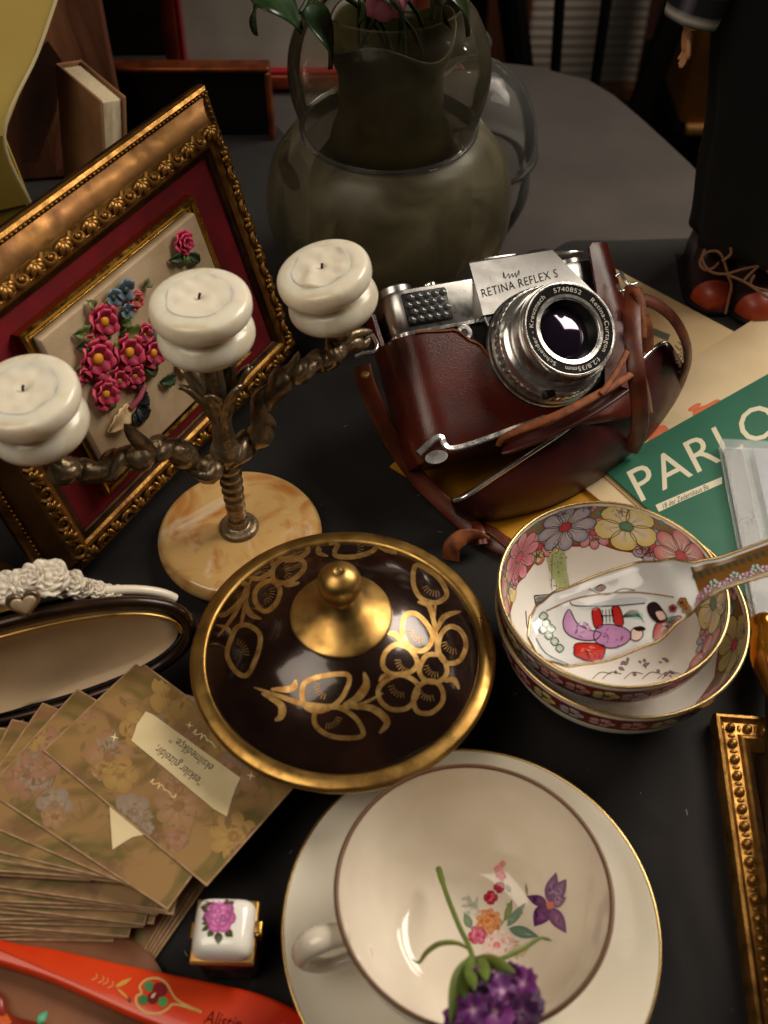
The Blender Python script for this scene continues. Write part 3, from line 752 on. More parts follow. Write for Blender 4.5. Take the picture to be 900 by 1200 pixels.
aR, qR = knotty([V((0, 0, .070)), ap(300, 516), ap(309, 478), ap(330, 446), ap(356, 432), ap(385, 420), ap(398, 394), ap(397, 370)], .0062, .0044, 4.0, 'arm')
MB().tube(spline([ap(175, 528), ap(158, 512), ap(146, 497)], 5), [.0036, .0036, .0037, .0038, .0036, .0034, .003, .0026, .002, .0012, .0004], 10).build('spur', BRONZE, cd, 60)
MB().tube(spline([ap(330, 446), ap(343, 430), ap(350, 412)], 5), [.003, .003, .0032, .0032, .003, .0028, .0024, .002, .0016, .001, .0004], 10).build('spur', BRONZE, cd, 60)
MB().tube(spline([ap(390, 414), ap(412, 402), ap(424, 404), ap(434, 396)], 5), [.004, .004, .0042, .004, .004, .0042, .0044, .0042, .0038, .0034, .003, .0028, .0024, .0018, .0012, .0005], 10).build('spur', BRONZE, cd, 60)
MB().tube(spline([ap(392, 408), ap(414, 392), ap(436, 388)], 5), [.003, .003, .003, .003, .0028, .0026, .0024, .0022, .0018, .0012, .0005], 10).build('spur', BRONZE, cd, 60)
MB().ball(ap(72, 556), .0056, 12, 8, sc=(1.2, 1, .9)).build('knob', BRONZE, cd, 60)
MB().ball((0, 0, .073), .0078, 14, 10, sc=(1, 1, 1.15)).build('knuckle', BRONZE, cd, 60)
lf = MB()
lf.tube([V((0, 0, .078)), V((0, 0, .088)), V((0, 0, .098)), V((0, 0, .136))], [.006, .0048, .0052, .004], 14)
lf.build('upper_stem', BRONZE, cd, 60)
for k in range(7):
    a = 2 * math.pi * k / 7 + .2
    def leaf(u, v, a=a):
        s = (v - .5) * 2; rad = .0045 + .013 * u ** 1.6; z = .090 + .036 * u - .008 * max(0, u - .75) * 4 * (u - .75)
        wd = .0052 * math.sin(math.pi * min(1, .15 + .8 * u)) 
        rad += -.0016 * s * s + .0010 * math.cos(v * 18) * u
        return V((rad * math.cos(a) - s * wd * math.sin(a), rad * math.sin(a) + s * wd * math.cos(a), z))
    o = MB().grid(leaf, 9, 9).build('acanthus_leaf', BRONZE, cd, 70)
    md = o.modifiers.new('thickness', 'SOLIDIFY'); md.thickness = .0014
cup_prof = [(0, 0), (.011, 0), (.0172, .0018), (.0212, .0055), (.0222, .0095), (.0208, .0138), (.0182, .0160), (.0170, .0173), (.0180, .0186), (.0212, .0198), (.0227, .0226), (.0227, .0268), (.0212, .0295), (.0168, .0305), (.0142, .0302), (.0134, .0292), (.0132, .028), (0, .028)]
cup_mesh = MB().lathe(cup_prof, 56, sm=4)
def wax(seed, r=.0143, z0=.0286, mess=0.0):
    def fn(u, v):
        a = 2 * math.pi * v; rr = r * min(1, u * 1.08) * (1 + .075 * u * u * noise.noise(V((2.2 * math.cos(a), 2.2 * math.sin(a), seed * 3.1))) + .03 * u * u * math.sin(5 * a + seed))
        if u > .97: return V((rr * math.cos(a), rr * math.sin(a), z0 - .001))
        z = z0 + .0016 + .0007 * u ** 6 + .0009 * noise.noise(V((rr * 180 * math.cos(a), rr * 180 * math.sin(a), seed)))
        if mess: z += mess * max(0, noise.noise(V((rr * 110 * math.cos(a), rr * 110 * math.sin(a), seed + 5))) + .15)
        return V((rr * math.cos(a), rr * math.sin(a), z - .0012 * math.exp(-(rr / .003) ** 2)))
    return MB().grid(fn, 16, 44, cv=True)
WICK = M('burnt_wick', (.01, .008, .007), .8)
def candle_cup(pos, tilt, seed, mess):
    mt = Matrix.Translation(pos) @ tilt @ Matrix.Scale(.96, 4)
    if seed == 1: o = cup_mesh.build('candle_cup', ALAB, cd, 60); candle_cup.o = o; o.matrix_basis = mt
    else: o = share(candle_cup.o, 'candle_cup', cd, mt)
    wx = wax(seed, mess=mess).build('wax', WAX, o, 80)
    MB().tube(spline([(0, 0, .0280), (.0003, 0, .0302), (.0009, .0005, .0318)], 4), .00062, 8).build('wick', WICK, o)
    return o
Mx = lambda ax, deg: Matrix.Rotation(math.radians(deg), 4, ax)
candle_cup(V((0, 0, .1375)), Mx('Y', -2), 1, .0)
qc = ap(52, 512); candle_cup(V((qc.x, qc.y, qc.z)), Mx('Y', -3) @ Mx('X', 3), 2, .0)
qd = ap(396, 370); candle_cup(V((qd.x, qd.y, qd.z)), Mx('Y', -13) @ Mx('X', 1), 3, .0028)
for q in (V((0, 0, .1375)), qc, qd):
    MB().lathe([(.0, -.004), (.006, -.0036), (.011, -.0008), (.0125, .0006), (.0125, .0016), (.009, .0010), (0, .0008)], 28, c=q).build('drip_pan', BRONZE if q.x > -.05 else BRASS, cd, 60)

# ------------------------------------------------------------------ glass vase with plant, bell jar
SMOKE = thin_glass('smoky_glass', (.95, .93, .88), .10, S(140, 130, 104), edge=.15, ior=1.14)
FROSTG = thin_glass('frosted_glass', (.90, .88, .80), .44, S(116, 108, 80), .22, edge=.22, ior=1.16)
CLEAR = thin_glass('clear_glass', (.97, .97, .96), .05, S(170, 170, 166), edge=.10, ior=1.16)
OLIVE = M('olive_glass', S(60, 54, 30), .3, trans=.1, ior=1.2, col2=S(40, 36, 20), ns=22)
vp = V((.003, .580, 0))
va = thing('glass_vase', 'round two bulbed smoky glass vase behind the camera', 'vase', Matrix.Translation(vp))
outer = [(.040, 0), (.052, .002), (.066, .018), (.0745, .045), (.0765, .066), (.072, .088), (.060, .106), (.0515, .113), (.0505, .116), (.0535, .124), (.0575, .142), (.0565, .160), (.050, .176), (.044, .184), (.043, .190)]
inner = [(max(0, a - .0022), b + (.002 if b < .01 else 0)) for a, b in outer]
op = [(p.x, p.y) for p in spline([(a, b, 0) for a, b in outer], 5)]; ip = [(p.x, p.y) for p in spline([(a, b, 0) for a, b in inner], 5)]
lo_p = [p for p in op if p[1] <= .1135]; lo_i = [p for p in ip if p[1] <= .1135]; hi_p = [p for p in op if p[1] > .1135]; hi_i = [p for p in ip if p[1] > .1135]
MB().lathe([(0, 0)] + lo_p, 72).build('lower_bulb', FROSTG, va, 60)
MB().lathe(hi_p + [(.0415, .1905), (.041, .1890)], 72).build('upper_bulb', SMOKE, va, 60)
rg = MB().tube([V((.0515 * math.cos(a * .1309), .0515 * math.sin(a * .1309), .1145)) for a in range(48)], .0016, 8, closed=True).build('waist_ring', CLEAR, va, 80)
FROST = M('etched_pattern', S(120, 112, 90), .4, trans=.5, col2=S(60, 62, 34), ns=40, lo=.4, hi=.6)
d = Decal()
for pts in ([(328, 160), (340, 152), (338, 175), (330, 190), (346, 200), (352, 220), (340, 222), (326, 196)],):
    d.blob([(p.x, p.y) for p in spline([(a, b, 0) for a, b in pts], 4, True)], S(70, 54, 36), S(58, 46, 30), layer=1)
random.seed(3)
for k in range(0):
    x, y = random.uniform(340, 570), random.uniform(215, 320); d.curve([(x, y), (x + random.uniform(10, 30), y + random.uniform(-8, 8)), (x + random.uniform(30, 50), y + random.uniform(-14, 14))], random.uniform(1.5, 4), S(52, 48, 30), taper=True)
d.project(va.children[0], 'etched_flower', M('etched_paint', (1, 1, 1), .35, attr=True, alpha=.5), va, maxd=.02)
d = Decal(); d.leaf((362, 270), (384, 205), 8, S(70, 84, 30), S(96, 112, 38), layer=2)
d.project(va.children[0], 'painted_leaf', MATS['etched_paint'], va, maxd=.02)
# inner ruffled vase
iv = thing('ruffled_vase', 'dark olive glass vase with a ruffled mouth standing inside the smoky vase', 'vase', Matrix.Translation(vp + V((.001, 0, .0035))))
def ruf(u, v):
    a = 2 * math.pi * v; z = lerp(0, .168, u)
    r_ = interp([(0, .040), (.2, .052), (.45, .050), (.62, .036), (.72, .0305), (.85, .030), (1, .036)], u)
    z += .006 * max(0, u - .8) / .2 * math.sin(3 * a + .6)
    return V((r_ * math.cos(a), r_ * math.sin(a), z))
o = MB().grid(ruf, 30, 60, cv=True).build('vessel', OLIVE, iv, 80); md = o.modifiers.new('wall', 'SOLIDIFY'); md.thickness = .0016
MB().lathe([(0, .0005), (.038, .0005), (.038, .0025), (0, .0025)], 32).build('bottom', OLIVE, iv)
LEAFM = M('dark_leaf', S(36, 62, 26), .35, col2=S(22, 40, 18), ns=50, sss=.0, coat=.2, bump=.2, bs=160, bd=.0006)
pl = thing('potted_plant', 'dark green leafy plant growing out of the ruffled vase', 'plant', Matrix.Translation(vp))
random.seed(11)
def big_leaf(base, tip, wd, droop):
    base, tip = V(base), V(tip); dd = tip - base; sd = dd.cross(V((0, 0, 1)));
    if sd.length < 1e-4: sd = V((1, 0, 0))
    sd.normalize(); upv = sd.cross(dd).normalized()
    def fn(u, v):
        s = (v - .5) * 2; wv = wd * math.sin(math.pi * min(1, u ** .75 * .96 + .03)) ** .8
        return base + dd * u + sd * s * wv + upv * (droop * math.sin(math.pi * u) + .12 * wd * abs(s)) + V((0, 0, -droop * u * u))
    o = MB().grid(fn, 10, 7).build('leaf', LEAFM, pl, 80); md = o.modifiers.new('t', 'SOLIDIFY'); md.thickness = .0006
specs = [(285, -8, 352, 26, .020, .50), (350, 12, 385, 68, .019, .51), (330, -20, 300, 28, .018, .52), (430, -20, 470, 18, .020, .53), (500, -30, 548, 30, .020, .54), (540, -30, 530, 20, .016, .53),
         (400, -30, 420, 14, .018, .52), (470, -40, 505, 10, .018, .52), (380, -40, 340, 10, .018, .54)]
for x0, y0, x1, y1, wd, Yl in specs:
    a_, b_ = PY(x0, y0, Yl) - vp, PY(x1, y1, Yl) - vp
    a_ = a_.lerp(b_, .05); big_leaf(a_, b_, wd, .006)
    st_ = V((random.uniform(-.015, .015), random.uniform(-.015, .015), .05))
    MB().tube(spline([st_, V((st_.x * 1.4, st_.y * 1.4, .16)), V((a_.x * .6, a_.y * .5, .215)), a_], 6), .0013, 7).build('stem', LEAFM, pl)
a_ = PY(450, -4, .54) - vp
fl_ = MB()
for k in range(8):
    an = k * .785; fl_.ball(a_ + V((.007 * math.cos(an), .004 * math.sin(an), .005 * math.sin(an))), .006, 8, 6, sc=(1, .6, 1))
fl_.build('pink_bloom', M('pink_petals', S(170, 90, 110), .5), pl)
# clear bell jar
bj = thing('bell_jar', 'clear glass bell jar beside the smoky vase', 'bell jar', Matrix.Translation((.058, .655, -.0055)))
bp_ = [(.031, .002), (.036, .006), (.043, .026), (.0425, .045), (.039, .0535), (.0465, .0555), (.0462, .062), (.043, .080), (.036, .098), (.024, .112), (.012, .119), (.006, .121), (.006, .126), (.010, .132), (.006, .139), (0, .140)]
sp_ = [(max(p.x, 0), p.y) for p in spline([(a, b, 0) for a, b in bp_], 4)]
ii = [(max(0, a - .0018), b - (.0018 if a < .03 else 0)) for a, b in sp_ if b < .118]
MB().lathe(sp_[::-1] + [(.031, .001), (.029, .001)] + ii + [(0, .116)], 56).build('jar', CLEAR, bj, 60)
# ------------------------------------------------------------------ folding-case camera
xc, zc = V((.929, .350, -.088)).normalized(), V((-.25, .80, .546)).normalized()
nc = xc.cross(zc).normalized() * 1.0              # towards the viewer
yc = -nc; zc = xc.cross(yc).normalized()
CO = P(497, 530, .047)
KM = frame_matrix(CO, xc, yc, zc)
ca = thing('film_camera', 'chrome reflex film camera in an opened red brown leather case', 'camera', KM)
def kpx(x, y, yl=0.0):                            # pixel to camera coordinates on the plane y = yl
    return KM.inverted() @ PP(x, y, KM @ V((0, yl, 0)), nc)
CW, CH, CDp = .136, .088, .033
GRAIN = M('black_grain_cover', (.012, .011, .011), .5, bump=.6, bs=1400, bd=.0004, voro=True)
def rrect(x0, x1, y0, y1, r, z, n=5):
    out = []
    for cx, cy, a0 in ((x1 - r, y1 - r, 0), (x0 + r, y1 - r, 90), (x0 + r, y0 + r, 180), (x1 - r, y0 + r, 270)):
        for k in range(n + 1):
            a = math.radians(a0 + 90 * k / n); out.append(V((cx + r * math.cos(a), cy + r * math.sin(a), z)))
    return out
MB().rings([rrect(.002, CW - .002, .0005, CDp, .010, z) for z in (.004, .064)], cap0=True, cap1=True).build('body', GRAIN, ca, 40)
tp = MB(); tz = [(.0008, .0630), (0, .0645), (0, .0845), (.0006, .0868), (.003, .088)]
tp.rings([rrect(.001 + i, CW - .001 - i, -.0012 + i, CDp - i, .0105 - i * .5, z) for i, z in tz], cap0=True, cap1=True).build('top_plate', SATIN, ca, 35)
MB().rings([rrect(.0005 + i, CW - .0005 - i, -.002 + i, CDp - i, .0105, z) for i, z in ((0, .0622), (0, .0640))], cap0=True, cap1=True).build('trim_line', CHROME, ca, 35)
bt = MB().rings([rrect(.002, CW - .002, 0, CDp, .010, z) for z in (0, .0038)], cap0=True, cap1=True).build('base_plate', SATIN, ca, 35)
# prism housing with lettering
xa = kpx(559, 356, -.004).x; xb = kpx(684, 318, -.004).x; xa2 = kpx(566, 312, .002).x; xb2 = kpx(646, 297, .002).x
ph = MB(); zp0, zp1 = .0640, .0975
ph.rings([[V((xa, -.0075, zp0)), V((xb, -.0075, zp0)), V((xb, .028, zp0)), V((xa, .028, zp0))],
          [V((xa + .0004, -.0072, zp0 + .004)), V((xb - .0004, -.0072, zp0 + .004)), V((xb - .0004, .028, zp0 + .004)), V((xa + .0004, .028, zp0 + .004))],
          [V((xa + .004, .0005, zp1 - .0015)), V((xb - .0125, .0005, zp1 - .0015)), V((xb - .0125, .024, zp1 - .0015)), V((xa + .004, .024, zp1 - .0015))],
          [V((xa + .005, .0025, zp1)), V((xb - .0135, .0025, zp1)), V((xb - .0135, .023, zp1)), V((xa + .005, .023, zp1))]], cap0=True, cap1=True)
pho = ph.build('prism_housing', M('satin_nameplate', (.30, .292, .28), .4, .9, rvar=.06, ns=60), ca, 25)
d = Decal(); INK = S(24, 22, 22)
d.text('RETINA REFLEX S', (565, 349), 14.2, -.268, INK, space=1.10, sx=.78)
d.curve([(590, 326), (590, 319), (592, 326), (596, 321), (597, 326), (600, 321), (601, 325), (604, 320), (605, 325), (608, 317), (608, 323)], .9, INK)
d.project(pho, 'lettering', PRINT, ca)
# light meter cells
m0 = kpx(474, 360, -.0012); m1 = kpx(527, 368, -.0012); mx0, mx1, mz0, mz1 = m0.x - .0005, kpx(525, 352, -.0012).x, .0665, .0845
mt_ = MB().box(((mx0 + mx1) / 2, -.0016, (mz0 + mz1) / 2), (mx1 - mx0, .0024, mz1 - mz0), bev=.001).build('meter_window', BLACKM, ca, 30)
CELL = M('meter_cell_glass', (.10, .10, .10), .12, .3, coat=.5)
ce = None
for i in range(5):
    for j in range(4):
        x = lerp(mx0 + .0022, mx1 - .0022, (i + (.5 if j % 2 else .0)) / 4.5); z = lerp(mz0 + .003, mz1 - .003, j / 3)
        if ce is None: ce = MB().ball((0, 0, 0), .0024, 10, 6, sc=(1, .45, .85)).build('meter_cell', CELL, mt_); ce.location = (x, -.0028, z)
        else: share(ce, 'meter_cell', mt_, Matrix.Translation((x, -.0028, z)))
def ycyl(name, x, z, r, y0, y1, mat, parent=ca, n=32, bev=.0006):
    mb = MB(); prof = [(0, y0), (r - bev, y0), (r, y0 + bev * (1 if y1 > y0 else -1)), (r, y1), (0, y1)]
    mb.lathe(prof, n); mb.xf(Matrix.Translation((x, 0, z)) @ Matrix.Rotation(math.radians(-90), 4, 'X'))
    return mb.build(name, mat, parent, 35)
so = kpx(543, 391, -.001); ycyl('flash_socket', so.x, so.z, .0046, -.0035, .001, CHROME); ycyl('socket_hole', so.x, so.z, .0024, -.0038, -.0034, BLACKM)
# knobs on top
def zknob(name, x, y, z0, r, h, mat):
    mb = MB().lathe([(0, z0), (r, z0), (r, z0 + h - .0008), (r - .0008, z0 + h), (0, z0 + h)], 36, c=(x, y, 0)); return mb.build(name, mat, ca, 35)
zknob('rewind_knob', .013, .016, .0878, .0095, .0055, SATIN); zknob('frame_counter', .036, .020, .0878, .0035, .007, CHROME)
zknob('accessory_post', .030, .011, .0878, .0018, .004, CHROME)
zknob('speed_dial', CW - .018, .016, .0878, .010, .0045, SATIN)
MB().ribbon(spline([V((CW - .05, .018, .099)), V((CW - .035, .010, .097)), V((CW - .02, .006, .0945)), V((CW - .012, .008, .094))], 5), V((0, 0, 1)), .006, .0022).build('advance_lever', CHROME, ca)
MB().box(((xa + xb) / 2 - .004, .020, .1005), (.020, .014, .004), bev=.001).build('accessory_shoe', CHROME, ca, 30)
MB().box(((xa + xb) / 2 + .02, .022, .0965), (.012, .016, .012), bev=.001).build('viewfinder', BLACKM, ca, 30)
# lens: mount apron, rings, glass
lc = kpx(634, 428, 0); LX, LZ = lc.x, .0400
LX = lc.x
ap_ = MB().prism([(xa + .0005, zp0 - .0005), (xb - .0005, zp0 - .0005), (xb - .004, .02), (LX + .010, .006), (LX - .012, .006), (xa + .008, .024)], 0, .0062, bev=.001, fn=lambda p: V((p.x, -p.z - .0005, p.y)))
ap_.build('lens_apron', BLACKM, ca, 30)
MB().tube([V((xa + .0006, -.0072, zp0 - .001)), V((xa + .0085, -.0072, .026))], .0008, 8).build('apron_trim', CHROME, ca)
MB().tube([V((xb - .0006, -.0072, zp0 - .001)), V((xb - .0042, -.0072, .022))], .0008, 8).build('apron_trim', CHROME, ca)
def ring(name, prof, mat, n=72, kn=0, parent=ca):
    mb = MB()
    rs = []
    for k_, (r_, y_) in enumerate(prof):
        rs.append([V((LX + (r_ + (kn if kn and (j // 2) % 2 else 0)) * math.cos(2 * math.pi * j / n), -y_, LZ + (r_ + (kn if kn and (j // 2) % 2 else 0)) * math.sin(2 * math.pi * j / n))) for j in range(n)])
    mb.rings(rs); return mb.build(name, mat, parent, 30)
R0 = .0330
ring('mount_flange', [(.020, .004), (R0, .004), (R0, .0085), (R0 - .0012, .0095), (.02, .0095)], BLACKM)
ring('mount_trim', [(R0 - .001, .0092), (R0 - .0004, .0098), (R0 - .001, .0104), (.02, .0104)], CHROME)
ring('distance_ring', [(.02, .010), (.0318, .010), (.0322, .0108), (.0322, .0145), (.0312, .0155), (.02, .0155)], SATIN)
ring('knurled_ring', [(.02, .015), (.0302, .015), (.0308, .0158), (.0308, .0196), (.0302, .0204), (.02, .0204)], CHROME, 200, .0004)
ring('aperture_ring', [(.02, .020), (.0298, .020), (.0300, .0206), (.0292, .0240), (.0272, .0256), (.0262, .0258), (.02, .0258)], CHROME)
ring('barrel', [(.018, .025), (.0258, .025), (.0258, .0330), (.0262, .0336), (.0262, .0362), (.018, .0362)], SATIN)
ring('front_ring', [(.018, .036), (.0250, .036), (.0252, .0368), (.0252, .0410), (.0248, .0417), (.0242, .0417), (.0238, .0410), (.016, .0400)], CHROME)
nr = ring('name_ring', [(.0238, .0409), (.0236, .0411), (.0186, .0404), (.0182, .0400), (.0172, .038)], M('matt_black', (.006, .006, .006), .6, ior=1.2))
ring('inner_trim', [(.0188, .0403), (.0184, .0410), (.0168, .0408), (.0162, .036), (.0166, .034)], CHROME)
ring('inner_barrel', [(.0166, .0385), (.0158, .0365), (.0146, .0350), (.0140, .0335), (.0132, .033)], BLACKM)
GLASSL = M('coated_lens_glass', (.010, .007, .014), .03, 0, ior=1.9, coat=1.0)
GLASSL.node_tree.nodes['Principled BSDF'].inputs['Specular Tint'].default_value = (.8, .6, .95, 1)
gl = MB().grid(lambda u, v: V((LX + .0138 * u * math.cos(2 * math.pi * v), -.0335 - .0032 * (1 - u * u), LZ + .0138 * u * math.sin(2 * math.pi * v))), 14, 40, cv=True)
gl.build('front_element', GLASSL, ca, 80)
MB().box((LX - .012, -.0228, LZ - .0275), (.006, .005, .004), bev=.0008).build('aperture_tab', BLACKM, ca, 30)
# ring lettering runs clockwise
d = Decal(); s_ = 'Schneider - Kreuznach    5740852    Retina-Curtagon   f:2,8/35mm   '
vs, fs = text_mesh(s_, .0034, 0, 1.1); wmax = max(x for x, y in vs) * 1.02; WHT = S(214, 208, 196)
b0 = len(d.v)
for x, y in vs: d.v.append((x, y, 0)); d.c.append(WHT)
d.f += [[b0 + i for i in f] for f in fs]
def onring(x, y, l):
    a = math.radians(232) - x / wmax * 2 * math.pi * .98; rr = .0199 + y
    return V((LX + rr * math.cos(a), -.0413 + (.0236 - rr) * .125, LZ + rr * math.sin(a)))
d.build('ring_lettering', onring, PRINT, ca)
# ---------------- leather half case round the body
def casetop(x, back):
    if back: return .080
    return interp([(-.006, .0610), (.010, .0605), (.030, .0585), (.040, .050), (.052, .030), (.068, .012), (.080, .008), (.105, .010), (.113, .03), (.119, .070), (.122, .0935), (.15, .0935)], x)
per = rrect(-.005, CW + .005, -.0085, CDp + .004, .017, 0, 10)
dense = []
for i in range(len(per)):
    a, b = per[i], per[(i + 1) % len(per)]; k = max(1, int((b - a).length / .0025))
    dense += [a.lerp(b, j / k) for j in range(k)]
cx_, cy_ = CW / 2, .013
def shell(inset):
    rows = []
    for j in range(13):
        v = j / 12; row = []
        for p in dense:
            front = p.y < .010
            zt = casetop(p.x, not front)
            if p.x > CW - .008: zt = .0935
            z = -.005 + (zt + .005) * v
            q = V((p.x, p.y, 0)); cc = V((min(max(p.x, .014), CW - .014), min(max(p.y, .007), .022), 0)); dr = (q - cc)
            k = inset + (.002 * (1 - min(1, v * 8)) if True else 0)
            if dr.length > 1e-6: q = q - dr.normalized() * k
            row.append(V((q.x, q.y, z)))
        rows.append(row)
    return rows
o_, i_ = shell(0), shell(.0022)
cs = MB().rings(o_ + i_[::-1], cap0=False)
cs.f.append([j for j in range(len(dense))][::-1]); cs.mi.append(0)
cso = cs.build('half_case', LEATHER, ca, 45)
MB().tube(spline([V((p.x, p.y - .0003, casetop(p.x, False) + .0002)) for p in dense if p.y < -.008 and -.0 < p.x < .10], 1), .0009, 6).build('case_edge', EDGE, ca, 60)
# chrome bracket along the bottom front
k0, k1, k2, k3, k4 = [kpx(*q, -.012) for q in ((490, 532), (515, 512), (532, 526), (610, 500), (640, 489))]
MB().ribbon(spline([k0, k1, k2, k3, k4], 6), V((0, -1, .5)), .0034, .0022).build('bracket', CHROME, ca, 40)
MB().rings([[V((k0.x + .009 + .0062 * math.cos(j * .2618), -.0095, k0.z - .0035 + .0034 * math.sin(j * .2618))) for j in range(24)], [V((k0.x + .009 + .0062 * math.cos(j * .2618), -.0125, k0.z - .0035 + .0034 * math.sin(j * .2618))) for j in range(24)]], cap0=True, cap1=True).build('bracket_plate', SATIN, ca, 30)

# ---------------- opened front cover lying before the camera
KI = KM.inverted()
zr = .046
rimf = [P(528, 588, .030), P(545, 583, .036), P(580, 560, .040), P(625, 530, .043), P(665, 503, .045), P(705, 468, .046), P(742, 432, .046), P(768, 408, .046), P(781, 404, .045), P(790, 425, .043)]
basf = [P(534, 604, .004), P(556, 609, .001), P(595, 603, .001), P(640, 590, .001), P(685, 567, .001), P(725, 540, .001), P(760, 508, .001), P(786, 474, .001), P(802, 446, .002), P(803, 432, .006)]
backv = V((-.10, .30, 0)).normalized()
rimf = spline(rimf, 5); basf = spline(basf, 5); n = len(rimf); rows = []
for i in range(n):
    a, b = rimf[i], basf[i]; u = i / (n - 1)
    dpt = .004 + .030 * math.sin(math.pi * min(1, u * .93 + .05))
    out = (b - a); out.z = 0; row = []
    side_ = V((.35, -.9, 0)).normalized()
    bul = .010 * math.sin(math.pi * u) ** .6
    rim = a; 
    pts_ = [rim, a.lerp(b, .18) + side_ * bul * .55, a.lerp(b, .5) + side_ * bul, a.lerp(b, .82) + side_ * bul * .75, b + side_ * bul * .15, b + backv * dpt * .5, b + backv * dpt]
    rows.append([KI @ p for p in spline(pts_, 4)])
cv = MB().rings(rows, closed=False).build('front_cover', LEATHERD, ca, 60)
md = cv.modifiers.new('hide', 'SOLIDIFY'); md.thickness = .0022; md.offset = -1
MB().tube([KI @ (p + V((0, 0, .0006))) for p in rimf[2:42]], .0013, 8).build('cover_rim', CHROME, ca, 80)
MB().tube([KI @ (p + V((0, -.0005, .0004))) for p in basf[28:]], .0010, 8).build('cover_piping', M('cream_piping', S(176, 140, 96), .6), ca, 80)
# raw edged leather tongue that wraps the lens
tg = [P(584, 522, .052), P(592, 512, .058), P(620, 500, .064), P(655, 486, .070), P(690, 468, .072), P(722, 450, .072), P(744, 436, .070)]
MB().ribbon([KI @ p for p in spline(tg, 5)], V((0, -1, .2)), [.0030 + .0016 * math.sin(k * .1) for k in range(31)], .0018).build('leather_tongue', EDGE, ca, 50)
tg = [P(590, 528, .050), P(600, 524, .052), P(640, 508, .056), P(690, 482, .060), P(730, 455, .062)]
MB().ribbon([KI @ p for p in spline(tg, 5)], V((0, -.6, .8)), .010, .0022).build('leather_lining', LEATHERD, ca, 50)
tg = [P(704, 462, .073), P(716, 446, .074), P(727, 428, .076), P(735, 412, .078)]
MB().ribbon([KI @ p for p in spline(tg, 5)], V((0, -1, .2)), .0032, .0018).build('leather_tongue', EDGE, ca, 50)
# ---------------- straps
def wp(x, y, z): return KI @ P(x, y, z)
def strap(name, pts, width, nrm, thick=.0022, mat=STRAP, n=8):
    return MB().ribbon(spline([wp(*p) for p in pts], n), KI.to_3x3() @ V(nrm), width, thick).build(name, mat, ca, 50)
strap('neck_strap', [(424, 428, .074), (430, 452, .066), (444, 485, .052), (462, 520, .036), (490, 560, .020), (522, 592, .010), (552, 618, .004), (572, 632, .003), (600, 645, .003)], .0095, (-.35, -.35, .9))
strap('neck_strap', [(553, 618, .006), (575, 622, .0055), (598, 640, .0055)], .006, (0, 0, 1))
strap('strap_loop', [(528, 655, .004), (530, 640, .012), (542, 630, .015), (556, 629, .012), (566, 634, .006)], .009, (-.3, -.8, .5), mat=EDGE)
strap('strap_keeper', [(556, 612, .009), (563, 622, .0105), (566, 638, .008)], .005, (0, 0, 1))
MB().lathe([(0, 0), (.0024, 0), (.0022, .0012), (0, .0016)], 16).xf(Matrix.Translation(wp(428, 440, .0735)) @ KI.to_3x3().to_4x4()).build('rivet', BRASS, ca)
strap('hanging_strap', [(742, 338, .086), (741, 362, .086), (742, 400, .080), (746, 440, .070), (750, 480, .052), (748, 508, .030), (738, 528, .012)], [.0095] * 49, (-.15, -.85, .5), .0026)
strap('strap_fold', [(744, 340, .089), (750, 350, .088), (752, 372, .083), (752, 396, .076)], .0052, (.2, -.5, .8), .003, EDGE)
strap('strap_arc', [(748, 350, .080), (768, 356, .074), (788, 372, .064), (802, 396, .050), (806, 420, .034), (800, 442, .018), (790, 458, .006)], .0075, (.35, -.45, .82), .0024)
strap('strap_tail', [(752, 372, .074), (757, 392, .066), (756, 412, .056)], .010, (.3, -.6, .7), .002, EDGE)
def wire(name, pts, r): MB().tube(spline([wp(*p) for p in pts], 6), r, 8).build(name, CHROME, ca, 80)
wire('strap_hook', [(722, 324, .086), (728, 320, .088), (731, 327, .088), (738, 334, .087), (746, 332, .087)], .0011)
wire('strap_hook', [(724, 334, .085), (727, 341, .086), (733, 340, .086)], .0009)
wire('strap_ring', [(436, 392, .080), (442, 404, .079), (438, 412, .078), (426, 414, .078), (416, 418, .077)], .0011)
wire('strap_ring', [(436, 392, .080), (428, 398, .079), (416, 406, .078)], .0009)
# ------------------------------------------------------------------ papers at the right
def sheet(name, label, cat, corner, along, W, H, z0, th, mat, bev=.0004, label_mat=None):
    """flat thing lying on the table: corner pixel, direction pixel, size in metres; local x along, y across (to the left of x)"""
    a, b = P(*corner, z0), P(*along, z0); x = (b - a).normalized(); y = V((-x.y, x.x, 0))
    t = thing(name, label, cat, frame_matrix(a, x, y, V((0, 0, 1))))
    o = MB().box((W / 2, H / 2, th / 2), (W, H, th), bev=bev).build('sheet', mat, t, 30)
    return t, o
OLDP = M('yellowed_paper', S(222, 194, 148), .75, col2=S(204, 172, 124), ns=9, bump=.12, bs=90, bd=.0008, col3=S(190, 152, 104), ns3=22)
MUST = M('mustard_cover', S(206, 146, 32), .5, col2=S(176, 116, 22), ns=30, bump=.15, bs=400, bd=.0004)
# mustard book under the camera and the bowls
t = thing('mustard_book', 'thin mustard yellow book under the film camera', 'book', frame_matrix(P(457, 548, 0), (P(860, 790, 0) - P(457, 548, 0)).normalized(), V((0, 0, 1)).cross((P(860, 790, 0) - P(457, 548, 0)).normalized()), V((0, 0, 1))))
Lb = (P(858, 785, 0) - P(457, 548, 0)).length
MB().box((Lb / 2, .055, .0002), (Lb, .11, .0004)).build('lower_cover', MUST, t)
MB().box((Lb / 2, .0555, .0006), (Lb - .004, .106, .0005)).build('page_block', PAGE, t)
MB().box((Lb / 2, .055, .0011), (Lb, .11, .0004)).build('upper_cover', MUST, t)
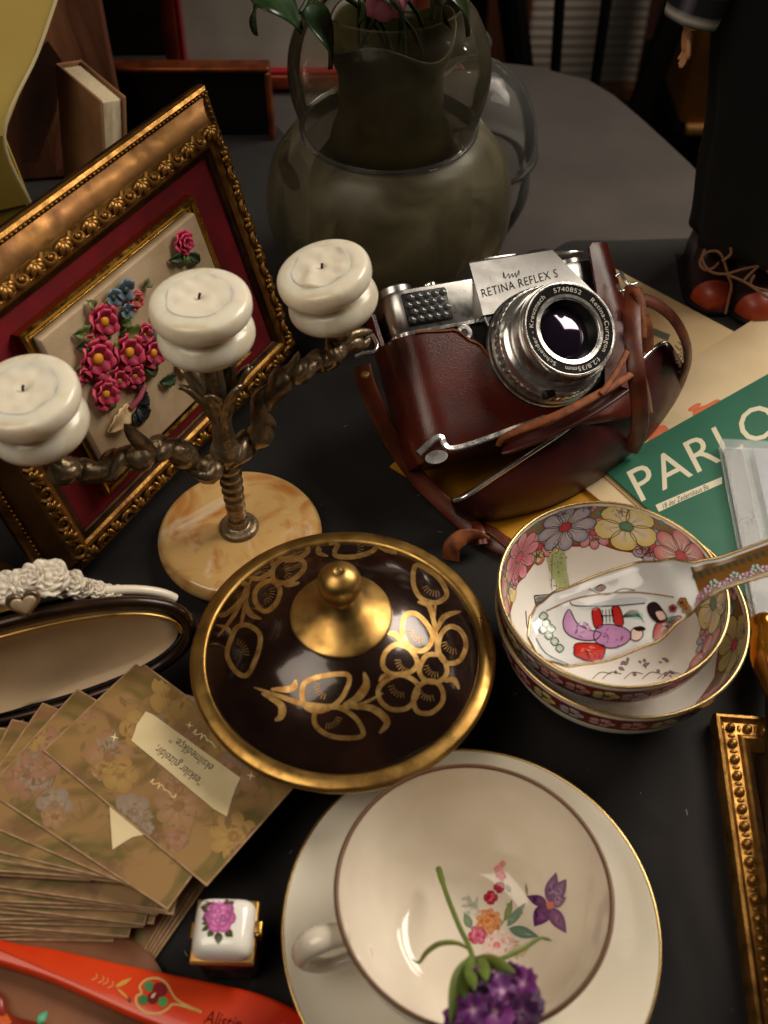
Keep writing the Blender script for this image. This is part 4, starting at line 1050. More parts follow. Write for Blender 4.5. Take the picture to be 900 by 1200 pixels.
# yellowed magazine
mg, ms = sheet('old_magazine', 'yellowed magazine page with a dark photograph beside the camera', 'magazine', (690, 300), (905, 414), .30, .17, .0018, .0012, OLDP)
mg.matrix_basis = mg.matrix_basis @ Matrix.Translation((0, -.17, 0))
d = Decal(); DK = S(44, 46, 40)
d.blob([(838, 405), (905, 442), (905, 448), (880, 455), (830, 462), (785, 464), (772, 466), (805, 434)], S(38, 44, 38), S(52, 58, 48), layer=1)
for x, y, a_, b_ in ((848, 452, 10, 4), (866, 449, 8, 3), (884, 450, 8, 3), (830, 456, 6, 3)): d.blob([(x + a_ * math.cos(k * .785), y + b_ * math.sin(k * .785)) for k in range(8)], S(58, 62, 52), S(96, 96, 78), layer=2, rings=2)
for st, x, y, sz in (('LI', 796, 412, 13), ('BIV', 798, 424, 13), ('EDI', 802, 436, 13)): d.text(st, (x, y), sz, -.80, S(52, 44, 36), layer=1, sx=.9)
d.stroke([(764, 388), (784, 396)], 8, S(92, 92, 78), 1)
d.project(ms, 'print', PRINT, mg)
# torn cover under the sleeve
tc_, ts = sheet('torn_magazine', 'torn cream magazine cover with orange blots under the green sleeve', 'magazine', (735, 570), (905, 455), .24, .10, .0032, .0010, M('cream_cover', S(226, 204, 166), .6, col2=S(206, 180, 138), ns=14, bump=.2, bs=60, bd=.001))
tc_.matrix_basis = tc_.matrix_basis @ Matrix.Translation((-.02, -.052, 0))
d = Decal(); ORG = S(214, 104, 62)
for pts in ([(812, 482), (828, 474), (842, 468), (848, 478), (834, 490), (818, 496)], [(806, 480), (816, 473), (822, 474), (812, 482)], [(765, 505), (778, 498), (784, 508), (772, 522), (758, 524)]):
    d.blob([(p.x, p.y) for p in spline([(a, b, 0) for a, b in pts], 4, True)], ORG, S(226, 120, 76), layer=1)
d.blob([(790, 500), (805, 495), (812, 503), (798, 512), (788, 512)], S(170, 160, 116), layer=1); d.blob([(772, 488), (790, 482), (800, 490), (780, 498)], S(206, 186, 140), layer=1)
d.project(ts, 'print', PRINT, tc_)
# green record sleeve
GREEN = M('green_sleeve_paper', S(46, 112, 88), .55, col2=S(38, 98, 76), ns=12, bump=.1, bs=160, bd=.0005)
a = P(704, 550, .005); b = P(905, 437, .005); x = (b - a).normalized(); y = V((x.y, -x.x, 0))
gs = thing('record_sleeve', 'green paper record sleeve with cream capital lettering behind the bowls', 'record sleeve', frame_matrix(a, x, -y, V((0, 0, 1))))
W, H = .25, .22
so_ = MB().box((W / 2, -H / 2, .0010), (W, H, .0016), bev=.0004).build('sleeve', GREEN, gs, 30)
MB().box((W / 2 - .002, -H / 2 - .002, -.0004), (W, H, .0010), bev=.0003).build('inner_sleeve', OLDP, gs, 30)
d = Decal(); CRM = S(214, 206, 178)
d.text('PARLOPHON', (748, 590), 57, -.475, CRM, layer=1, sx=1.06, space=1.04)
d.blob([(768, 592), (800, 578), (846, 559), (846, 567), (800, 587), (772, 600)], CRM, layer=1, rings=1)
d.text('18 der Zedernhaus Ba', (776, 597), 8.5, -.42, S(40, 30, 30), shear=.35, layer=2, sx=.78)
d.project(so_, 'lettering', PRINT, gs)
# compact disc case
CDG = M('clear_plastic', (.80, .82, .84), .06, alpha=.14, coat=.6)
a = P(842, 522, .009); b = P(884, 742, .009); yd = (b - a).normalized(); xd = V((-yd.y, yd.x, 0))
cdm = frame_matrix(a, xd, -yd, V((0, 0, 1)))
cdc = thing('disc_case', 'clear plastic disc case with handwritten paper on the green sleeve', 'disc case', cdm)
W, H = .142, (b - a).length + .006
hp = V((W / 2, -H / 2, 0))
MB().box((W / 2, -H / 2, -.0012), (W, H, .0011), bev=.0003).build('tray', CDG, cdc, 30)
for c, sz in (((.0012, -H / 2, .0022), (.0022, H, .0058)), ((W - .0012, -H / 2, .0022), (.0022, H, .0058)), ((W / 2, -.0012, .0022), (W - .005, .0022, .0058)), ((W / 2, -H + .0012, .0022), (W - .005, .0022, .0058))):
    MB().box(c, sz, bev=.0005).build('edge_wall', CDG, cdc, 30)
MB().box((.0135, -H / 2, .0022), (.0016, H - .005, .005), bev=.0004).build('hinge_rib', CDG, cdc, 30)
MB().box((.0075, -H / 2, .0004), (.0100, H - .006, .0006)).build('spine_paper', M('grey_insert', S(128, 130, 128), .7), cdc, 30)
ins = MB().box((W / 2 + .007, -H / 2, .0030), (W - .022, H - .008, .0006)).build('paper_insert', M('pale_insert', S(150, 154, 164), .6, col2=S(134, 140, 152), ns=30), cdc, 30)
MB().box((W / 2, -H / 2, .0056), (W, H, .0010), bev=.0003).build('cover_pane', CDG, cdc, 30)
spn = [c for c in cdc.children if c.name.startswith('spine_paper')][0]
d = Decal(); HW = S(70, 66, 64)
d.curve([(868, 640), (872, 632), (870, 624), (876, 628), (878, 618), (874, 612), (880, 612), (884, 606), (880, 600)], 1.1, HW, 1)
d.curve([(872, 622), (866, 612), (876, 606), (884, 616)], 1.0, HW, 1); d.curve([(878, 646), (882, 640), (886, 650), (890, 642)], 1.0, HW, 1); d.curve([(876, 596), (879, 590), (881, 585)], 1.0, HW, 1)
d.project([spn, ins], 'handwriting', PRINT, cdc)
# ------------------------------------------------------------------ the two painted bowls
c_lo = P(728, 712, .052); c_up = P(718, 690, .065)
GOLDL = M('gold_rim_line', S(206, 176, 120), .25, .9)
OCH = S(150, 104, 44); LINE = S(40, 26, 24)
def bowl_prof(R, Hh, foot):
    o_ = [(foot, 0), (foot, .004), (foot + .004, .0062), (R * .70, Hh * .24), (R * .89, Hh * .52), (R * .965, Hh * .78), (R, Hh)]
    i_ = [(0, .0062), (foot * .8, .0066), (R * .665, Hh * .275), (R * .86, Hh * .545), (R * .937, Hh * .79), (R - .0016, Hh - .0003)]
    f = lambda q: [(max(0, p.x), p.y) for p in spline([(a, b, 0) for a, b in q], 6)]
    return f(o_), f(i_)
def surf(prof):                                   # arc length along a profile -> radius, height, normal
    L = [0]
    for (a, b), (c, d_) in zip(prof, prof[1:]): L.append(L[-1] + math.hypot(c - a, d_ - b))
    def f(s):
        s = min(max(s, 0), L[-1] - 1e-6)
        for k in range(len(L) - 1):
            if s <= L[k + 1]:
                t_ = (s - L[k]) / (L[k + 1] - L[k] + 1e-9); a, b = prof[k], prof[k + 1]
                dx, dz = b[0] - a[0], b[1] - a[1]; q = math.hypot(dx, dz)
                return lerp(a[0], b[0], t_), lerp(a[1], b[1], t_), (-dz / q, dx / q)
    return f, L[-1]
def make_bowl(label, ctr, R, Hh, foot, base_z, rich, rot):
    t = thing('painted_bowl', label, 'bowl', Matrix.Translation((ctr.x, ctr.y, base_z)) @ Matrix.Rotation(rot, 4, 'Z'), 'stacked painted porcelain bowls')
    o_, i_ = bowl_prof(R, Hh, foot)
    prof = [(0, .003), (foot - .002, .003), (foot - .002, 0)] + o_ + i_[::-1]
    bo = MB().lathe(prof, 96).build('bowl', PORCW, t, 50)
    MB().tube([V(((R - .0008) * math.cos(k * 2 * math.pi / 96), (R - .0008) * math.sin(k * 2 * math.pi / 96), Hh)) for k in range(96)], .0008, 10, closed=True).build('gilt_rim', GOLDL, t, 80)
    fi, Li = surf(i_); fo, Lo = surf(o_)
    Rm = R * .8
    def inn(x, y, l):                             # x along the rim (m at radius Rm), y down from the rim
        r_, z_, nn = fi(Li - y); a = x / Rm; h = .00010 + l * .00007
        return V(((r_ + nn[0] * h) * math.cos(a), (r_ + nn[0] * h) * math.sin(a), z_ + nn[1] * h))
    def out_(x, y, l):
        r_, z_, nn = fo(Lo - y); a = x / Rm; h = .00010 + l * .00007
        return V(((r_ - nn[0] * h) * math.cos(a), (r_ - nn[0] * h) * math.sin(a), z_ - nn[1] * h))
    C = 2 * math.pi * Rm; bw = .0235
    d = Decal(); random.seed(5 if rich else 9)
    n = 240                                       # ochre band with a scalloped red lower edge
    for k in range(n):
        x0, x1 = C * k / n, C * (k + 1) / n
        sc = lambda x: bw + .0016 * abs(math.sin(x / C * math.pi * 16)) + .0008 * math.sin(x / C * 6.283 * 3)
        b = len(d.v)
        for j in range(6):
            t_ = j / 5
            for x_ in (x0, x1): d.v.append((x_, .0012 + (sc(x_) - .0012) * t_, 0)); d.c.append(tuple(c * (.75 + .35 * noise.noise(V((x_ * 300, t_ * 9, 1)))) for c in OCH))
        for j in range(5): d.f.append([b + 2 * j, b + 2 * j + 1, b + 2 * j + 3, b + 2 * j + 2])
    sc = lambda x: bw + .0016 * abs(math.sin(x / C * math.pi * 16)) + .0008 * math.sin(x / C * 6.283 * 3)
    d.stroke([(C * k / 480, sc(C * k / 480)) for k in range(481)], .0008, S(150, 40, 24), 1)
    W_ = S(236, 226, 212); kinds = [(S(206, 84, 96), W_, S(186, 44, 60), 7), (S(228, 204, 96), W_, S(70, 120, 84), 5), (S(146, 144, 176), W_, S(176, 40, 60), 8), (S(206, 112, 132), W_, S(180, 50, 76), 9)]
    nf = 10
    for k in range(nf):
        e_, m_, h_, np_ = kinds[k % 4] if rich else (tuple(c * .8 for c in kinds[(k + 1) % 4][0]), S(206, 186, 150), kinds[k % 4][2], 6)
        d.flower((C * (k + .5) / nf, bw * .52 + random.uniform(-.001, .001)), bw * random.uniform(.50, .57), np_, e_ if k % 4 != 3 else S(224, 150, 164), m_ if k % 4 != 3 else S(206, 70, 100), h_, LINE, layer=2, rot=random.uniform(0, 3), lw=.00030)
        for q in range(5):
            lx = C * (k + random.uniform(.92, 1.08)) / nf; ly = random.uniform(.002, bw * .95); an = random.uniform(0, 6.28); l_ = random.uniform(.003, .0048)
            d.leaf((lx - math.cos(an) * l_ * .5, ly - math.sin(an) * l_ * .5), (lx + math.cos(an) * l_ * .5, ly + math.sin(an) * l_ * .5), .0014, S(46, 116, 92), S(110, 170, 140), layer=1, vein=LINE)
    for k in range(nf):
        e_, m_, h_, np_ = kinds[(k + 2) % 4]
        d.flower((C * (k + 1.0) / nf, bw * random.choice((.28, .74))), bw * random.uniform(.34, .42), np_, e_, m_, h_, LINE, layer=1.0, rot=random.uniform(0, 3), lw=.00026)
    for k in range(26):
        e_, m_, h_, np_ = kinds[random.randrange(4)]
        d.flower((C * (k + random.random()) / 26, random.choice((.003, bw * .9)) + random.uniform(-.001, .001)), random.uniform(.0026, .0040), 5, e_, m_, h_, LINE, layer=1.4, rot=random.uniform(0, 3), lw=.00025)
    d.v = [(x, min(max(y, .0007), .036), l) for x, y, l in d.v]
    dec = d.build('flower_band', inn, PAINT, t)
    d2 = Decal(); bo_ = .013
    d2.v = []; 
    for k in range(160):
        x0, x1 = C * k / 160, C * (k + 1) / 160; b = len(d2.v)
        for j in range(4):
            for x_ in (x0, x1): d2.v.append((x_, .002 + bo_ * j / 3, 0)); d2.c.append(S(120, 40, 34) if j < 2 else S(112, 76, 36))
        for j in range(3): d2.f.append([b + 2 * j, b + 2 * j + 1, b + 2 * j + 3, b + 2 * j + 2])
    for k in range(26):
        e_, m_, h_, np_ = kinds[k % 4]; d2.flower((C * (k + .5) / 26, .0085), .0048, 5, e_, m_, h_, LINE, layer=1, lw=.0003)
    d2.build('outer_band', out_, PAINT, t)
    return t, bo, dec
b_lo, bo_lo, _ = make_bowl('lower of two stacked painted porcelain bowls, wider with an ochre flower band', c_lo, .0570, .0505, .023, .0016, False, .7)
b_up, bo_up, _ = make_bowl('upper of two stacked painted bowls, floral band round a white centre', c_up, .0512, .0495, .0205, .0155, True, math.radians(18))
# garden scene in the upper bowl
d = Decal(); GRN = S(120, 140, 84)
d.blob([(640, 655), (652, 640), (662, 645), (664, 668), (668, 690), (656, 697), (650, 680), (644, 668)], S(182, 190, 140), S(160, 172, 116), layer=1)
random.seed(2)
for k in range(60):
    x, y = random.uniform(645, 664), random.uniform(646, 692); d.blob([(x + .9 * math.cos(q * 1.57), y + .9 * math.sin(q * 1.57)) for q in range(4)], S(92, 112, 60), layer=2, rings=1)
d.stroke([(647, 648), (646, 688)], .8, S(90, 90, 70)); d.stroke([(626, 698), (655, 696)], 1.2, LINE); d.stroke([(626, 698), (630, 716), (640, 720)], 1.2, LINE)
d.blob([(628, 700), (652, 698), (642, 712), (632, 714)], S(120, 124, 122), layer=1); d.stroke([(628, 706), (648, 702)], .8, LINE)
d.curve([(616, 716), (618, 736), (626, 745)], .9, LINE)
d.project(bo_up, 'garden_scene', PAINT, b_up)
# sprigs low in both bowls
d = Decal(); random.seed(4)
for k in range(18):
    x, y = random.uniform(720, 790), random.uniform(772, 797); d.leaf((x, y), (x + random.uniform(-9, 9), y + random.uniform(-6, 6)), 2.2, S(120, 90, 100), S(180, 150, 150), layer=1)
for k in range(6): x = random.uniform(690, 780); d.curve([(x, 796), (x + 10, 788), (x + 22, 790)], .8, S(96, 70, 60))
d.project([bo_up, bo_lo], 'sprigs', PAINT, b_up, maxd=.01)

# ------------------------------------------------------------------ porcelain spoon
tip = P(620, 748, .0560); end = P(925, 654, .102)
sxv = (end - tip); Ls = sxv.length; sxv.normalize(); syv = V((0, 0, 1)).cross(sxv).normalized(); szv = sxv.cross(syv)
roll = Matrix.Rotation(math.radians(-8), 3, sxv); syv = roll @ syv; szv = roll @ szv
SPM = frame_matrix(tip, sxv, syv, szv)
sp = thing('porcelain_spoon', 'painted porcelain soup spoon resting in the upper bowl', 'spoon', SPM)
wt = [(0, .001), (.02, .0105), (.06, .0165), (.14, .0215), (.30, .0236), (.46, .0226), (.58, .0170), (.69, .0102), (.78, .0084), (1, .0090)]
dt = [(0, .0005), (.03, .0050), (.10, .0090), (.30, .0105), (.48, .0088), (.62, .0050), (.74, .0032), (1, .0025)]
zt_ = [(0, .001), (.25, -.001), (.45, .0005), (.6, .003), (1, .004)]
def spoon_pt(u, v, off):
    s = (v - .5) * 2; w_ = interp(wt, u); dp = interp(dt, u); zz = interp(zt_, u)
    prof_ = 1 - abs(s) ** 2.6
    return V((Ls * u, s * (w_ - off * .6 * abs(s)), zz - dp * prof_ - (0 if off == 0 else 0) + (off * prof_ if off else 0)))
us = [(k / 46) ** 1.25 for k in range(47)]
rows = []
for u in us:
    outb = [spoon_pt(u, j / 16, 0) for j in range(17)]; inb = [spoon_pt(u, j / 16, .0016) for j in range(16, -1, -1)]
    rows.append(outb + inb)
spo = MB().rings(rows, cap0=True, cap1=True).build('spoon_body', M('grey_white_porcelain', S(222, 222, 220), .08, coat=.5), sp, 60)
MB().tube([spoon_pt(u, 0, 0) + V((0, 0, .0003)) for u in us[::-1]] + [spoon_pt(u, 1, 0) + V((0, 0, .0003)) for u in us], .0006, 8).build('gilt_rim', GOLDL, sp, 80)
d = Decal(); PUR = S(184, 132, 178); REDP = S(186, 38, 34)
cl = lambda pts, n=4: [(p.x, p.y) for p in spline([(a, b, 0) for a, b in pts], n, True)]
def fig(pts, e_, m_=None, layer=1, lw=.9):
    o_ = cl(pts); d.blob(o_, e_, m_, layer=layer, rings=4); d.stroke(o_, lw * 1.3, LINE, layer + 1.6, closed=True)
fig([(667, 714), (660, 728), (664, 742), (680, 750), (698, 750), (704, 742), (690, 738), (676, 730)], PUR, S(206, 168, 200))
fig([(702, 734), (716, 732), (732, 736), (740, 744), (734, 754), (716, 760), (700, 754), (696, 744)], PUR, S(196, 140, 186), 2)
fig([(677, 754), (708, 757), (702, 776), (676, 770), (673, 762)], REDP, S(206, 60, 50), 2)
fig([(694, 715), (703, 714), (706, 733), (697, 735)], REDP, layer=1); fig([(717, 713), (726, 712), (731, 731), (722, 733)], REDP, layer=1)
d.stroke([(704, 722), (720, 721)], 1, LINE); 
for k in range(4): d.stroke([(706 + 4 * k, 714), (707 + 4 * k, 730)], .8, LINE)
fig([(741, 738), (750, 736), (754, 744), (748, 751), (740, 749)], S(232, 204, 190), layer=2); d.blob(cl([(742, 736), (752, 734), (757, 738), (748, 740)]), LINE, layer=3)
fig([(759, 710), (768, 706), (776, 714), (782, 726), (772, 730), (762, 722)], S(40, 26, 28), layer=2); fig([(768, 718), (776, 716), (782, 724), (774, 728)], S(232, 196, 186), layer=3)
fig([(770, 730), (786, 728), (790, 742), (778, 752), (766, 748)], S(176, 60, 66), S(214, 150, 140), 2); fig([(784, 728), (798, 722), (800, 734), (790, 742)], S(190, 120, 170), layer=2)
d.stroke([(730, 736), (768, 735)], .9, LINE); d.curve([(668, 705), (676, 710), (720, 710), (756, 707)], 1.1, LINE); d.curve([(690, 690), (710, 697), (730, 690), (744, 692)], 1.0, LINE)
fig([(697, 690), (704, 685), (710, 688), (704, 693)], S(120, 30, 34), layer=2)
for k in range(8): d.curve([(728, 724), (738 + k * 1.5, 720 - 4 + k), (748 + k, 716 + k * 2)], .6, S(50, 80, 66))
d.blob(cl([(735, 722), (752, 718), (752, 726)]), S(170, 206, 196), layer=1)
random.seed(8)
for x, y in ((637, 722), (640, 730), (646, 737), (636, 738), (643, 745), (650, 752), (656, 760)):
    fig([(x - 5, y), (x, y - 5), (x + 5, y), (x, y + 5)], S(150, 170, 150), S(200, 208, 196), 1, .7)
d.curve([(628, 748), (640, 766), (664, 778)], 1.2, S(110, 120, 110)); d.curve([(664, 778), (672, 784)], 2, S(60, 60, 56))
d.blob(cl([(680, 712), (720, 702), (752, 700), (756, 706), (720, 709), (690, 714)]), S(196, 200, 204), layer=.5)
for k in range(22):
    x_, y_ = 786 + random.uniform(0, 62), 0; y_ = 722 - (x_ - 790) * .34 + random.uniform(-13, 15); cc_ = random.choice([S(206, 130, 170), S(110, 160, 130), S(160, 110, 50), S(220, 170, 180), S(176, 60, 80)])
    d.flower((x_, y_), random.uniform(4, 7), 5, cc_, tuple(min(1, c_ * 1.4) for c_ in cc_), S(120, 30, 40), LINE, layer=2 + .1 * k, lw=.5, rot=k)
d.curve([(640, 716), (680, 700), (740, 694), (790, 700)], 1.6, S(150, 110, 60), 2); d.curve([(668, 782), (720, 780), (770, 760), (820, 728)], 1.6, S(150, 110, 60), 2)
for cx_, cy_, r_, cs_ in ((718, 746, 14, [S(150, 96, 150), S(210, 170, 206), S(96, 50, 96)]), (684, 738, 9, [S(150, 96, 150), S(210, 170, 206)]), (690, 765, 9, [S(120, 16, 16), S(226, 110, 90)]), (780, 740, 8, [S(226, 190, 180), S(120, 30, 50), S(90, 60, 70)])): d.dabs((cx_, cy_), r_, cs_, 14, 3.2, 5)
d.project(spo, 'court_scene', PAINT, sp, maxd=.01, step=.00005)
# handle painting
d = Decal(); 
def onsp(x, y, l):
    q = spoon_pt(x, .5 + y / 2, .0016); return q + V((0, 0, .00012 + .00007 * l))
for k in range(60):
    u0, u1 = .66 + .34 * k / 60, .66 + .34 * (k + 1) / 60; b = len(d.v)
    for j in range(9):
        for u in (u0, u1): d.v.append((u, -.9 + 1.8 * j / 8, 0)); d.c.append(S(116, 78, 34) if j > 2 else S(150, 132, 104))
    for j in range(8): d.f.append([b + 2 * j, b + 2 * j + 1, b + 2 * j + 3, b + 2 * j + 2])
asp = Ls / .0085
for k in range(13):
    u = .675 + k * .026; d.stroke([(u + .016 * math.cos(q * .5), .45 + .016 * asp * math.sin(q * .5)) for q in range(11)], .006, S(60, 74, 62), 2)
    d.stroke([(u + .008 * math.cos(q * .8), .45 + .008 * asp * math.sin(q * .8)) for q in range(8)], .004, S(60, 74, 62), 2)
    c = (u + .02, -.45 + .2 * math.sin(k * 2)); col = [S(196, 120, 170), S(120, 170, 140), S(206, 160, 180)][k % 3]
    for q in range(5):
        an = q * 1.257 + k; o_ = [(c[0] + math.cos(an) * .011 + .009 * math.cos(w_ * .785), c[1] + (math.sin(an) * .011 + .009 * math.sin(w_ * .785)) * asp) for w_ in range(8)]
        d.blob(o_, col, S(230, 214, 214), layer=2 + .1 * q, rings=2); d.stroke(o_, .0022, LINE, 3, closed=True)
d.build('handle_painting', onsp, PAINT, sp)

# ------------------------------------------------------------------ lidded dish
ld = P(402, 762, .046)
dish = thing('lidded_dish', 'round dark enamel dish with a brass rimmed lid and golden flowers', 'dish', Matrix.Translation((ld.x, ld.y, 0)))
ENAM = M('dark_enamel', S(34, 20, 16), .20, .35, col2=S(58, 34, 24), ns=30, lo=.45, hi=.75, coat=.7, rvar=.06, bump=.12, bs=200, bd=.0004)
RL = .0672
MB().lathe([(0, 0), (.034, 0), (.036, .003), (.046, .012), (.058, .028), (.0635, .040), (.064, .0425), (.060, .0425), (.055, .03), (.03, .01), (0, .008)], 72, sm=3).build('dish_body', ENAM, dish, 50)
dome = [(.0612, .0470), (.0585, .0500), (.050, .0575), (.040, .0650), (.030, .0705), (.022, .0735)]
lid = MB().lathe([(.0, .060)] + [(.057, .0445), (.0605, .0455)] + [(p.x, p.y) for p in spline([(a, b, 0) for a, b in dome], 6)] + [(.012, .0755), (0, .0765)], 96).build('lid', ENAM, dish, 60)
rim = [(.0560, .0430), (.066, .0430), (RL + .0004, .0440), (RL + .0008, .0456), (RL + .0002, .0468), (.0664, .0474), (.0640, .0478), (.0618, .0482), (.0608, .0478), (.0600, .0465)]
BR2 = M('rim_brass', S(172, 134, 72), .36, .95, col2=S(120, 84, 38), ns=60, lo=.5, hi=.85, rvar=.10, bump=.06, bs=500, bd=.0002, col3=S(120, 84, 36), ns3=240)
MB().lathe(rim + [rim[0]], 96).build('lid_rim', BR2, dish, 40)
kn = MB().lathe([(.0215, .0732), (.0218, .0742), (.0205, .0752), (.0150, .0780), (.0095, .0815), (.0060, .0850), (.0050, .0875), (.0055, .0890)], 56, sm=4).build('collar', BRASS, dish, 40)
MB().lathe([(.0040, .0880), (.0068, .0898), (.0088, .0935), (.0091, .0975), (.0078, .1014), (.0045, .1040), (.0020, .1047), (.0017, .1040), (0, .1038)], 48, sm=4).build('knob', BRASS, dish, 50)
GP = M('gilt_pattern', S(196, 158, 96), .36, .75, col2=S(160, 116, 58), ns=200, rvar=.1)
q = lambda pts: [(200 + a / 2.25, 590 + b / 2.25) for a, b in pts]
d = Decal(); GC = (1, 1, 1)
def loop(pts, wd=5.8): d.curve(q(pts), wd, GC, 1, closed=True, n=7)
def lin(pts, wd=4.2): d.curve(q(pts), wd * 1.15, GC, 1.2, n=7, taper=True)
for pts in ([(645, 165), (640, 215), (662, 252), (700, 262), (727, 242), (712, 205), (680, 178)], [(615, 300), (612, 350), (640, 385), (672, 385), (690, 350), (668, 310), (640, 290)],
            [(565, 395), (560, 430), (585, 450), (630, 445), (650, 420), (630, 385), (595, 372)], [(553, 480), (550, 515), (580, 542), (625, 538), (650, 500), (645, 470), (600, 452)],
            [(655, 480), (640, 515), (650, 548), (685, 552), (715, 525), (715, 490), (690, 468)], [(670, 405), (655, 440), (670, 465), (705, 470), (728, 445), (715, 405), (692, 398)],
            [(710, 350), (706, 390), (725, 420), (760, 415), (778, 375), (765, 338), (735, 325)], [(350, 480), (352, 530), (390, 548), (440, 525), (468, 480), (466, 452), (420, 452), (375, 462)],
            [(385, 545), (380, 580), (410, 608), (455, 618), (505, 612), (495, 575), (460, 545), (420, 535)],
            [(270, 175), (275, 205), (310, 208), (348, 180), (350, 155), (320, 145), (290, 152)], [(285, 122), (290, 145), (325, 150), (360, 130), (355, 112), (320, 110)],
            [(215, 170), (212, 195), (240, 198), (270, 175), (265, 155), (235, 152)], [(228, 225), (225, 262), (250, 285), (280, 262), (288, 225), (262, 205)],
            [(135, 250), (128, 290), (150, 290), (190, 250), (200, 215), (165, 215)], [(165, 345), (150, 400), (175, 445), (205, 450), (232, 390), (235, 345), (205, 322), (180, 325)],
            [(440, 112), (435, 138), (480, 142), (530, 128), (538, 110), (500, 100), (460, 102)], [(215, 150), (225, 158), (262, 148), (280, 128), (250, 128)]): loop(pts)
for pts, wd in (([(700, 262), (692, 300), (698, 340), (700, 400)], 5), ([(690, 310), (680, 270), (650, 260)], 6), ([(700, 340), (720, 300), (765, 285)], 6), ([(720, 470), (745, 465), (760, 490)], 6),
                ([(610, 370), (590, 345), (572, 345)], 6), ([(220, 485), (280, 505), (360, 530), (480, 535), (560, 500)], 5.5), ([(330, 465), (320, 488), (265, 490)], 7), ([(240, 500), (290, 530), (292, 560), (275, 572)], 8),
                ([(510, 445), (515, 480), (490, 515), (455, 530)], 9), ([(470, 538), (530, 540), (570, 575), (550, 606)], 8), ([(125, 352), (165, 300), (195, 240), (215, 200)], 5), ([(185, 325), (195, 280), (210, 210)], 4.5),
                ([(198, 215), (200, 270), (215, 295), (240, 305)], 6.5), ([(290, 205), (310, 215), (340, 210)], 5.5), ([(415, 140), (390, 130), (400, 112), (440, 105)], 6), ([(538, 112), (580, 128), (640, 135), (690, 160)], 5), ([(565, 130), (600, 118), (630, 130)], 4),
                ([(350, 98), (410, 90), (470, 82), (530, 95)], 3.5), ([(470, 82), (500, 88), (520, 84)], 3), ([(120, 320), (150, 330), (165, 350)], 4), ([(548, 470), (560, 455), (580, 450)], 4)): lin(pts, wd)
for cx, cy, an in ((690, 225, 2.0), (650, 345, 2.3), (615, 425, 2.4), (600, 490, 2.2), (675, 500, 2.0), (690, 437, 2.2), (738, 375, 2.2), (185, 385, -.6), (300, 178, .0), (318, 130, 0), (240, 176, 0), (255, 240, .5), (170, 245, -.4), (490, 122, 0), (400, 490, 2.6), (425, 572, 1.0)):
    for k in range(7):
        a_ = an + (k - 3) * .24; r0, r1 = 22, 38
        d.stroke(q([(cx - 18 * math.cos(an) + r0 * math.cos(a_), cy - 18 * math.sin(an) + r0 * math.sin(a_)), (cx - 18 * math.cos(an) + r1 * math.cos(a_), cy - 18 * math.sin(an) + r1 * math.sin(a_))]), .75, GC, 1)
d.project(lid, 'golden_flowers', GP, dish, step=.0001, base=.0001, maxd=.012)

# ------------------------------------------------------------------ cup and saucer
sa = P(550, 1086, .012)
sc_ = thing('saucer', 'cream porcelain saucer with a fine gold edge under the teacup', 'saucer', Matrix.Translation((sa.x, sa.y, 0)))
RS = .0752
so1 = [(.0, .003), (.026, .003), (.028, 0), (.030, 0), (.034, .0035), (.052, .0072), (.068, .0128), (RS, .0182)]
si1 = [(0, .0052), (.024, .0052), (.030, .0056), (.038, .0070), (.052, .0102), (.066, .0150), (RS - .0012, .0195)]
MB().lathe([(p.x, p.y) for p in spline([(a, b, 0) for a, b in so1], 5)] + [(max(0, p.x), p.y) for p in spline([(a, b, 0) for a, b in si1], 5)[::-1]], 96).build('dish', PORC, sc_, 50)
MB().tube([V(((RS - .0004) * math.cos(k * 2 * math.pi / 96), (RS - .0004) * math.sin(k * 2 * math.pi / 96), .0190)) for k in range(96)], .00075, 8, closed=True).build('gilt_rim', GOLDL, sc_, 80)
cr = P(555, 1043, .056)
RC, HC = .0520, .050
cm = Matrix.Translation((cr.x, cr.y - .0025, .0062)) @ Matrix.Rotation(math.radians(-4), 4, 'X')
cp = thing('teacup', 'wide cream porcelain teacup with painted flowers inside standing on a saucer', 'teacup', cm)
co = [(.022, 0), (.0235, .0), (.0238, .003), (.027, .0048), (.037, .012), (.0455, .024), (.0498, .037), (RC, HC)]
ci = [(0, .0050), (.018, .0053), (.027, .0070), (.0355, .0135), (.0436, .0248), (.0480, .0372), (RC - .0018, HC)]
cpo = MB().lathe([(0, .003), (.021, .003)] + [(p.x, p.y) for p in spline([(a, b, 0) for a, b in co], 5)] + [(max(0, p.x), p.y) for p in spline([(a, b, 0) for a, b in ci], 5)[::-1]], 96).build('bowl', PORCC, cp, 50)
MB().tube([V(((RC - .0009) * math.cos(k * 2 * math.pi / 96), (RC - .0009) * math.sin(k * 2 * math.pi / 96), HC)) for k in range(96)], .00095, 8, closed=True).build('brown_rim', M('brown_gilt_line', S(96, 66, 44), .4, .3), cp, 80)
